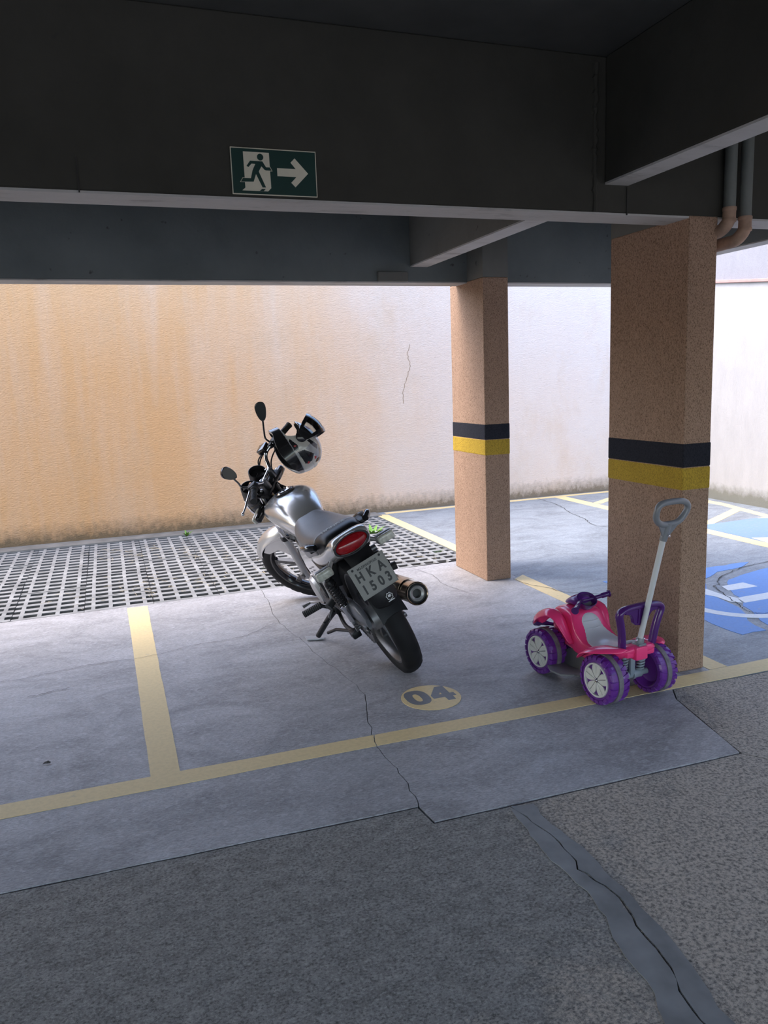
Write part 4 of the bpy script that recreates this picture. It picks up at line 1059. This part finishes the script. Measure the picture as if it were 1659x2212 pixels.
helmet = thing('motorcycle_helmet', 'white and black full-face helmet with raised visor hung on the handlebar', 'helmet', HM4)
M['shell'] = plain('helmet_pearl_white', (0.50, 0.49, 0.45), 0.22, vary=0.05, coat=0.6)
M['shell_silver'] = plain('helmet_silver_grey', (0.33, 0.34, 0.35), 0.25, vary=0.05, coat=0.6)
M['lining'] = plain('black_helmet_lining', (0.012, 0.012, 0.013), 0.9)
def glass_visor():
    k = N('clear_visor'); t = k.t
    tr = k.n('ShaderNodeBsdfTransparent'); tr.inputs[0].default_value = (.88, .90, .90, 1); gl = k.n('ShaderNodeBsdfGlossy'); gl.inputs['Roughness'].default_value = .06
    fr = k.n('ShaderNodeFresnel'); fr.inputs[0].default_value = 1.45; mx = k.n('ShaderNodeMixShader')
    k.lk(fr.outputs[0], mx.inputs[0]); k.lk(tr.outputs[0], mx.inputs[1]); k.lk(gl.outputs[0], mx.inputs[2]); k.lk(mx.outputs[0], t.nodes['Material Output'].inputs[0])
    return k.m
M['visor'] = glass_visor()
def inpoly(x, z, P):
    c = False
    for (x1, z1), (x2, z2) in zip(P, P[1:] + P[:1]):
        if (z1 > z) != (z2 > z) and x < (x2 - x1) * (z - z1) / (z2 - z1) + x1: c = not c
    return c
BLK = [[(.055, .000), (.050, -.018), (-.008, -.020), (-.012, .002), (.010, .010)], [(-.018, -.012), (-.030, .022), (-.075, .050), (-.096, .020), (-.088, -.014)],
       [(-.004, .062), (-.004, .078), (-.050, .094), (-.066, .078), (-.040, .068)], [(.100, .055), (.125, .040), (.120, .075), (.095, .09)], [(-.100, .052), (-.112, .030), (-.116, .060), (-.106, .075)]]
REDP = [[(-.086, .004), (-.098, .012), (-.094, -.008)], [(.020, -.006), (.008, -.008), (.010, .003)], [(-.084, .044), (-.10, .036), (-.094, .056)], [(.055, .118), (.03, .128), (.035, .112), (.06, .105)]]
SIL = [[(-.03, .03), (-.02, .075), (-.09, .10), (-.125, .06), (-.095, .055)], [(-.02, -.02), (-.032, .02), (-.055, .035), (-.05, -.02)], [(.06, .10), (0, .13), (-.06, .13), (-.09, .105), (0, .10)]]
NZ, NT = 100, 220
mb = MB(); rings = []
for i in range(NZ + 1):
    s = i / NZ; zn = -.085 + .215 * s
    row = []
    for k in range(NT):
        t = 2 * PI * k / NT; c, sn = math.cos(t), math.sin(t)
        if zn < .02:
            q = (.02 - zn) / .105; af, ab, b = .148 + .014 * q, .128 - .020 * q * q, .120 - .010 * q
        else:
            q = math.sqrt(max(0, 1 - ((zn - .02) / .111) ** 2)); af, ab, b = .148 * q + .0, .130 * q, .120 * q
        x = (af if c > 0 else ab) * c; y = b * sn
        z = zn
        if zn < 0: z = zn * (1 - .48 * min(1, (x / .13) ** 2))
        row.append((x, y, z))
    rings.append(row)
V = [[mb.bm.verts.new(p) for p in r] for r in rings]
for i in range(NZ):
    for k in range(NT):
        j = (k + 1) % NT; f4 = (V[i][k], V[i][j], V[i + 1][j], V[i + 1][k])
        cx = sum(v.co.x for v in f4) / 4; cz = sum(v.co.z for v in f4) / 4; cyy = sum(v.co.y for v in f4) / 4
        half = .045 * min(1, max(0, (cx - .052) / .03)) ** .5 if cx > .052 else 0
        if half and abs(cz - .044) < half: continue
        line = -.019 + .019 * (cx / .13)
        mb.mi = 0
        if cz < line - .003: mb.mi = 1
        elif cz < line + .001: mb.mi = 2
        elif any(inpoly(cx, cz, P) for P in REDP): mb.mi = 3
        elif any(inpoly(cx, cz, P) for P in BLK): mb.mi = 1
        elif any(inpoly(cx, cz, P) for P in SIL): mb.mi = 2
        mb._f(f4)
mb.mi = 0
shell = obj('shell', mb, [M['shell'], M['gloss_black'], M['shell_silver'], M['red_print'], M['lining']], helmet)
sm = shell.modifiers.new('solidify', 'SOLIDIFY'); sm.thickness = .014; sm.offset = -1; sm.material_offset = 4; sm.material_offset_rim = 1
obj('lining', MB().loft([[(.985 * x * .88, y * .88, z) for x, y, z in rings[i]] for i in (2, 9, 16)], cap=False), M['lining'], helmet)
# raised visor: band about the side pivots, turned up
PIV = Vector((.028, 0, .052)); UP = Matrix.Rotation(math.radians(-83), 3, 'Y')
def vis(rows_a, el_lo, el_hi, rad, n=5):
    rows = []
    for az in rows_a:
        r = []
        for q in range(n):
            el = el_lo + (el_hi - el_lo) * q / (n - 1)
            k_ = .42 + .58 * max(0, math.cos(az)) ** .8
            v = Vector((rad * math.cos(az) * math.cos(el) * 1.02 + .004, (rad - .001) * math.sin(az), rad * math.sin(el) * k_))
            r.append(PIV + UP @ v)
        rows.append(r)
    return rows
AZ = [-1.57 + 3.14 * k / 48 for k in range(49)]
visor = obj('visor', MB().sheet(vis(AZ[3:-3], -.40, .40, .128), .002), M['visor'], helmet, label='clear raised visor')
for lo, hi in ((-.52, -.34), (.32, .52)):
    obj('visor_edge', MB().sheet(vis(AZ, lo, hi, .1285, 3), .0045), M['gloss_black'], helmet)
for s in (1, -1):
    az = [s * (1.26 + .34 * k / 8) for k in range(9)]
    obj('visor_arm', MB().sheet(vis(az, -.52, .52, .1288, 5), .0045 * s), M['gloss_black'], helmet)
    obj('visor_pivot', MB().lathe([(.001, 0), (.026, 0), (.028, .004), (.022, .009), (.001, .010)], (PIV.x, s * .119, PIV.z), (0, s, 0), 26), M['gloss_black'], helmet)

# ------------------------------------------------------------------ ride-on toy, in its own frame: x forward, y left, z up
def toy_plastic(name, c, rough=0.3, sss=0.0):
    k = N(name); f = k.noise(9, 3)
    k.color(k.ramp(f, [(0.3, tuple(v * .94 for v in c)), (0.7, c)])).set(Roughness=rough, Coat_Weight=0.25, Coat_Roughness=0.1)
    if sss: k.set(Subsurface_Weight=sss); k.b.inputs['Subsurface Radius'].default_value = (.02, .006, .006)
    return k.m
M['pink'] = toy_plastic('hot_pink_plastic', (0.92, 0.050, 0.205), .24)
M['purple'] = toy_plastic('purple_plastic', (0.135, 0.024, 0.255), .32)
M['dark_purple'] = toy_plastic('dark_purple_plastic', (0.075, 0.014, 0.145), .24)
M['toy_white'] = toy_plastic('white_toy_plastic', (0.66, 0.65, 0.60), .4)
M['toy_grey'] = toy_plastic('grey_toy_plastic', (0.20, 0.21, 0.23), .35)
M['toy_seat'] = toy_plastic('pale_grey_seat_plastic', (0.64, 0.64, 0.67), .45)
M['toy_steel'] = toy_plastic('steel_grey_plastic', (0.26, 0.30, 0.33), .28)
M['pole'] = toy_plastic('pale_grey_pole', (0.66, 0.66, 0.65), .3)
M['band_rubber'] = plain('worn_grey_rubber_band', (0.17, 0.155, 0.165), .8, vary=.25, scale=40)
M['foot_grey'] = toy_plastic('dark_grey_footrest', (0.20, 0.205, 0.215), .45)
M['foot_dark'] = toy_plastic('charcoal_footrest_arch', (0.060, 0.062, 0.066), .4)

TM4 = Matrix.Translation((1.986, 2.591, 0)) @ Matrix.Rotation(PI / 2 + .0925, 4, 'Z')
toy = thing('ride_on_toy', 'pink and purple ride-on toy quad with a push pole beside the near column', 'toy', TM4)
def tp(name, mb, mat, parent=None, **kw): return obj(name, mb, M[mat], parent or toy, **kw)

def body_ring(x, top, bot, w, wt, sh):
    half = [(0, top), (wt * .6, top - .001), (wt, top - .006), (w * .97, top - sh), (w, top - sh - (top - sh - bot) * .4), (w * .94, bot + .01), (w * .8, bot)]
    return [(x, y, z) for y, z in half] + [(x, -y, z) for y, z in half[::-1] if y > 0]
body = tp('body', MB().loft([body_ring(*v) for v in (
    (.458, .255, .200, .044, .036, .02), (.440, .290, .170, .066, .056, .02), (.418, .309, .155, .076, .066, .02), (.37, .320, .140, .082, .072, .018), (.315, .321, .135, .084, .074, .02), (.283, .312, .130, .090, .078, .026), (.270, .296, .128, .094, .080, .03),
    (.255, .272, .128, .098, .082, .030), (.225, .236, .125, .100, .088, .024), (.18, .208, .122, .101, .090, .02), (.12, .200, .122, .101, .090, .018), (.06, .212, .135, .100, .088, .018),
    (.015, .232, .160, .094, .076, .022), (-.02, .246, .182, .096, .082, .02), (-.045, .250, .20, .090, .078, .018), (-.062, .249, .214, .078, .066, .014), (-.072, .242, .222, .06, .05, .008))]), 'pink', sub=2)
# saddle
path = [(.282, .298), (.268, .283), (.254, .262), (.232, .236), (.20, .216), (.16, .206), (.12, .204), (.08, .210), (.045, .222), (.015, .236), (-.012, .243)]
wd = [.044, .066, .076, .080, .083, .085, .085, .084, .081, .074, .058]
rows = [[(x, w * v, z + .004 - .018 * abs(v) ** 2.6) for v in (-1, -.85, -.6, -.3, 0, .3, .6, .85, 1)] for (x, z), w in zip(path, wd)]
saddle = tp('saddle', MB().sheet(rows, -.006), 'toy_seat', sub=1)
for i in (2, 3, 4, 5, 6, 7, 8):
    x, z = path[i]; w = wd[i]
    P = [(x + .018 * abs(v) - .012, w * v, z + .0068 - .017 * abs(v) ** 2.6 + (.006 * abs(v) if i < 4 else .0)) for v in (-.92, -.7, -.45, -.2, 0, .2, .45, .7, .92)]
    obj('seat_rib', MB().tube(P, .0016, 6), M['toy_seat'], saddle)
# front mudguards, one shell each side
for s in (1, -1):
    prof = [(.500, .226), (.482, .250), (.45, .276), (.410, .298), (.372, .309), (.340, .304), (.314, .278), (.293, .240), (.270, .204), (.248, .178)]
    rows = []
    for k, (x, z) in enumerate(prof):
        t = k / 9
        yo = .122 + .048 * math.sin(PI * min(1, .25 + t * .8)); yi = .074 if k < 7 else .084
        rows.append([(x - .022 * (0 if v < .9 else 1) * (1 if k < 5 else .2), s * (yi + (yo - yi) * v), z - .018 * max(0, v - .75) / .25 * (1 if k < 6 else .2) + .010 * math.sin(PI * min(1, v)) - .034 * max(0, 1 - v / .45) ** 1.5 * (1 if k < 7 else .4)) for v in (0, .12, .25, .4, .6, .8, .92, 1)])
    tp('front_mudguard', MB().sheet(rows, .005 * s), 'pink', sub=1)
    prof = [(.118, .178), (.105, .200), (.08, .220), (.045, .232), (.005, .238), (-.035, .243), (-.068, .247), (-.082, .246)]
    yo = [.196, .200, .203, .202, .190, .160, .128, .105]
    rows = [[(x, s * (.080 + (o - .080) * v), z - .012 * max(0, v - .7) / .3 + .006 * math.sin(PI * v)) for v in (0, .3, .6, .85, 1)] for (x, z), o in zip(prof, yo)]
    tp('rear_mudguard', MB().sheet(rows, .005 * s), 'pink', sub=1)
tp('tail_block', MB().box((-.058, .010, .219), (.046, .062, .056), bev=.006), 'pink')
tp('rear_skirt', MB().box((-.03, .0, .216), (.07, .150, .034), bev=.010), 'pink')
# wheels
def toy_wheel(x, s):
    c = Vector((x, s * .130, .1065)); R, hw = .1005, .046
    w = tp('wheel', MB().lathe([(.001, -hw * .35), (.060, -hw * .4), (.072, -hw * .92), (.078, -hw), (R - .010, -hw * .96), (R - .002, -hw * .78), (R, -hw * .3), (R, hw * .3), (R - .002, hw * .78), (R - .010, hw * .96), (.078, hw), (.074, hw * .94), (.072, hw * .80), (.001, hw * .78)], c, (0, s, 0), 64, cap=False), 'purple')
    n = 20
    for side in (-1, 1):
        mb = MB()
        for k in range(n):
            a = 2 * PI * (k + (.5 if side > 0 else 0)) / n
            d = Vector((math.cos(a), 0, math.sin(a))); u = Vector((-math.sin(a), 0, math.cos(a))); y = Vector((0, s, 0))
            rings = []
            for q, (yy, wt, ht) in enumerate(((.0125, .0040, .0012), (.020, .0060, .0030), (.030, .0085, .0036), (.042, .0120, .0030), (.0478, .0128, -.004), (.0486, .012, -.016))):
                tw = u * (.006 * (yy - .012) / .034 * side)
                p0 = c + y * (side * yy) + tw; r0 = R - .012; r1 = R + ht
                rings.append([p0 + d * r0 - u * wt, p0 + d * r1 - u * wt * .8, p0 + d * r1 + u * wt * .8, p0 + d * r0 + u * wt])
            mb.loft(rings)
        obj('tread_lugs', mb, M['purple'], w, smooth=False)
    obj('tyre_band', MB().lathe([(R - .004, -.0115), (R + .0052, -.0105), (R + .0062, 0), (R + .0052, .0105), (R - .004, .0115)], c, (0, s, 0), 64, cap=False), M['band_rubber'], w, label='worn grey rubber band')
    f = hw * .80
    obj('hub_rim', MB().lathe([(.0655, f), (.0655, hw * 1.02), (.068, hw * 1.06), (.072, hw * 1.04), (.0735, hw * .95), (.0735, f)], c, (0, s, 0), 56, cap=False), M['toy_white'], w, label='white rim')
    for k in range(10):
        base = 2 * PI * (k // 2) / 5 + .30; sg = 1 if k % 2 else -1
        # two broad petals share a straight seam, their outer edges bulge towards the next pair
        O = [(.010, base + sg * .05), (.030, base + sg * .035), (.050, base + sg * .022), (.0665, base + sg * .018), (.0665, base + sg * .30), (.060, base + sg * .42), (.048, base + sg * .53), (.034, base + sg * .58), (.020, base + sg * .56), (.011, base + sg * .50)]
        P = [c + Vector((r * math.cos(a), s * (f + .001), r * math.sin(a))) for r, a in O]
        pt = obj('hub_petal', MB().poly(P, (0, s * .0065, 0)), M['toy_white'], w, smooth=False)
        pb_ = pt.modifiers.new('bevel', 'BEVEL'); pb_.width = .0015; pb_.segments = 2; pb_.limit_method = 'ANGLE'
    obj('axle_nut', MB().lathe([(.001, hw * .8), (.008, hw * .8), (.008, hw * .99), (.004, hw * 1.08), (.001, hw * 1.09)], c, (0, s, 0), 16), M['chrome'], w, label='shiny axle nut')
    return w
for x in (.008, .408):
    for s in (1, -1): toy_wheel(x, s)
# running gear
tp('rear_axle', MB().lathe([(.013, -.09), (.013, -.055), (.019, -.054), (.019, -.020), (.022, -.019), (.022, -.006), (.016, -.005), (.016, .02), (.022, .021), (.022, .034), (.013, .035), (.013, .09)], (.0, 0, .1), (0, 1, 0), 24), 'toy_steel')
tp('front_axle', MB().tube([(.408, -.09, .106), (.408, .09, .106)], .013, 16), 'toy_steel')
for y in (.047, -.047):
    sb = tp('suspension_post', MB().tube([(-.005, y, .105), (-.02, y, .205)], .008, 12), 'toy_steel')
    P = []
    for k in range(12 * 6 + 1):
        t = 2 * PI * k / 12; q = k / 72; P.append((-.007 - .012 * q + .0145 * math.cos(t), y + .0145 * math.sin(t), .118 + .078 * q))
    obj('coil', MB().tube(P, .0042, 8), M['toy_steel'], sb)
tp('centre_strut', MB().box((-.01, 0, .15), (.018, .026, .10), bev=.005), 'toy_steel')
tp('chassis', MB().box((.22, 0, .118), (.36, .120, .055), bev=.018), 'dark_purple')
for s in (1, -1):
    rows = []
    for t in range(9):
        u = t / 8; x = .325 - .195 * u
        yo = .205 - .055 * max(0, u - .62) / .38 - .022 * max(0, .25 - u) / .25
        rows.append([(x, s * y, .068 + .012 * u * u + .004 * math.sin(PI * v)) for v, y in ((0, .075), (.33, .12), (.66, .165), (1, yo))])
    fr = tp('footrest', MB().sheet(rows, .008 * s), 'foot_grey')
    rows = []
    for t in range(13):
        a = PI * t / 12
        rows.append([(.245 + .098 * math.cos(a), s * (.098 - .016 * v), .066 + .086 * math.sin(a) * v) for v in (0, .35, .7, 1)])
    obj('footrest_arch', MB().sheet(rows, .005 * s), M['foot_dark'], fr)
# bumper
for s in (1, -1):
    tp('front_bumper', MB().tube(smooth_path([(.43, s * .045, .205), (.48, s * .068, .205), (.525, s * .080, .198), (.552, s * .082, .193)], 4), [.009] * 4 + [.012] * 4 + [.0175] * 3 + [.0180] * 2, 14), 'dark_purple')
tp('front_grille', MB().box((.448, 0, .205), (.03, .085, .075), bev=.012), 'toy_white')
tp('front_plate', MB().box((.43, .0, .175), (.05, .19, .012), bev=.004), 'toy_grey')
# handlebar and its pod
hb = tp('handlebar', MB().tube(smooth_path([(.222, .108, .344), (.250, .070, .354), (.285, .03, .352), (.29, -.02, .354), (.283, -.06, .360), (.277, -.105, .366)], 5), .0095, 14), 'dark_purple')
for a, b in (((.236, .088, .349), (.211, .121, .342)), ((.280, -.082, .363), (.276, -.124, .369))):
    a, b = Vector(a), Vector(b); d = (b - a).normalized(); L = (b - a).length
    obj('grip', MB().lathe([(.010, 0), (.0122, .003), (.0122, L - .006), (.0165, L - .004), (.0165, L), (.001, L + .001)], a, d, 18), M['dark_purple'], hb)
pod = tp('pod', MB().loft([[(x, y0 * math.cos(t), z + h0 * math.sin(t)) for t in (2 * PI * k / 24 for k in range(24))] for x, z, y0, h0 in
    ((.412, .318, .008, .004), (.395, .326, .028, .013), (.365, .338, .043, .020), (.335, .345, .048, .026), (.305, .347, .044, .028), (.285, .345, .034, .024))]), 'purple')
pod_o, pod_d = Vector((.282, 0, .352)), Vector((-.50, .10, .86)).normalized()
obj('pod_bowl', MB().lathe([(.020, -.040), (.036, -.022), (.044, .004), (.046, .012), (.0435, .013), (.040, .004), (.034, -.008), (.001, -.012)], pod_o, pod_d, 36, cap=False), M['dark_purple'], pod)
obj('dial_sticker', MB().lathe([(.001, -.0105), (.026, -.0095), (.026, -.009), (.001, -.010)], pod_o, pod_d, 28), M['toy_grey'], pod)
obj('pod_sticker', MB().sheet([[(.385, .020, .3405), (.385, -.012, .345)], [(.36, .030, .3535), (.36, -.014, .3605)], [(.335, .031, .3680), (.335, -.012, .3735)]], .0008), M['pink'], pod)
tp('steering_neck', MB().lathe([(.001, -.055), (.030, -.055), (.026, -.02), (.022, 0), (.001, 0)], (.305, 0, .335), (-.25, 0, .97), 24), 'purple')
# backrest: hoop with a tongue
def bx_(z): return -.022 - (z - .25) * .10
half = [(.080, .238), (.084, .270), (.091, .315), (.101, .355), (.110, .384), (.104, .402), (.080, .411), (.040, .4145), (0, .4155)]
P = smooth_path([(0, y, z) for y, z in half + [(-y, z) for y, z in half[-2::-1]]], 4)
mb = MB().tube(P, .0135, 16)
for v in mb.bm.verts: v.co.x = v.co.x * 1.45 + bx_(v.co.z) - .018
bk = tp('backrest', mb, 'dark_purple')
PAN = [(-.085, .412), (-.085, .388), (-.056, .384), (-.045, .368), (-.038, .347), (-.026, .335), (0, .331), (.026, .335), (.038, .347), (.045, .368), (.056, .384), (.085, .388), (.085, .412)]
pnl = obj('backrest_panel', MB().poly([(bx_(z) - .008, y, z) for y, z in PAN], (-.020, 0, 0)), M['dark_purple'], bk, smooth=False)
bv = pnl.modifiers.new('bevel', 'BEVEL'); bv.width = .005; bv.segments = 3; bv.limit_method = 'ANGLE'; bv.angle_limit = math.radians(35)
for y in (-.016, .016):
    obj('backrest_rib', MB().box((bx_(.38) - .028, y, .376), (.010, .009, .066), rot=Matrix.Rotation(-.10, 3, 'Y'), bev=.003), M['dark_purple'], bk)
# push pole
p0, p1 = Vector((-.050, .0, .252)), Vector((-.153, -.018, .712))
pole = tp('push_pole', MB().tube([p0, p1], .0115, 20), 'pole')
obj('pole_socket', MB().box((-.050, 0, .250), (.046, .040, .012), bev=.004).lathe([(.001, 0), (.019, 0), (.017, .022), (.0125, .03)], (-.050, 0, .250), (p1 - p0), 20), M['toy_grey'], pole)
obj('pole_bolt', MB().tube([(-.055, .022, .27), (-.055, -.022, .27)], .005, 10), M['chrome'], pole)
hd = (p1 - p0).normalized()
lp = [(.040, .806), (.036, .840), (.014, .855), (-.036, .858), (-.086, .855), (-.114, .843), (-.122, .822), (-.106, .793), (-.080, .772), (-.040, .767), (.002, .769), (.028, .783)]
def hxz(y, z): return (-.153 - (z - .712) * .18, y * .98, z)
hnd = tp('pole_handle', MB().tube(smooth_path([hxz(y, z) for y, z in lp], 5, closed=True), .0125, 14, closed=True), 'toy_grey')
obj('handle_stem', MB().tube([p1 - hd * .012, hxz(-.030, .772)], [.0145, .0155], 18), M['toy_grey'], hnd)
mb = MB().poly([hxz(.026, .776), hxz(-.092, .774), hxz(-.044, .722), hxz(-.008, .718)], (-.006, 0, 0)); obj('handle_gusset', mb, M['toy_grey'], hnd, smooth=False)
obj('handle_screw', MB().lathe([(.001, 0), (.006, 0), (.005, .004), (.001, .005)], (-.160 - .013, -.026, .722), (-1, 0, 0), 14), M['chrome'], hnd)
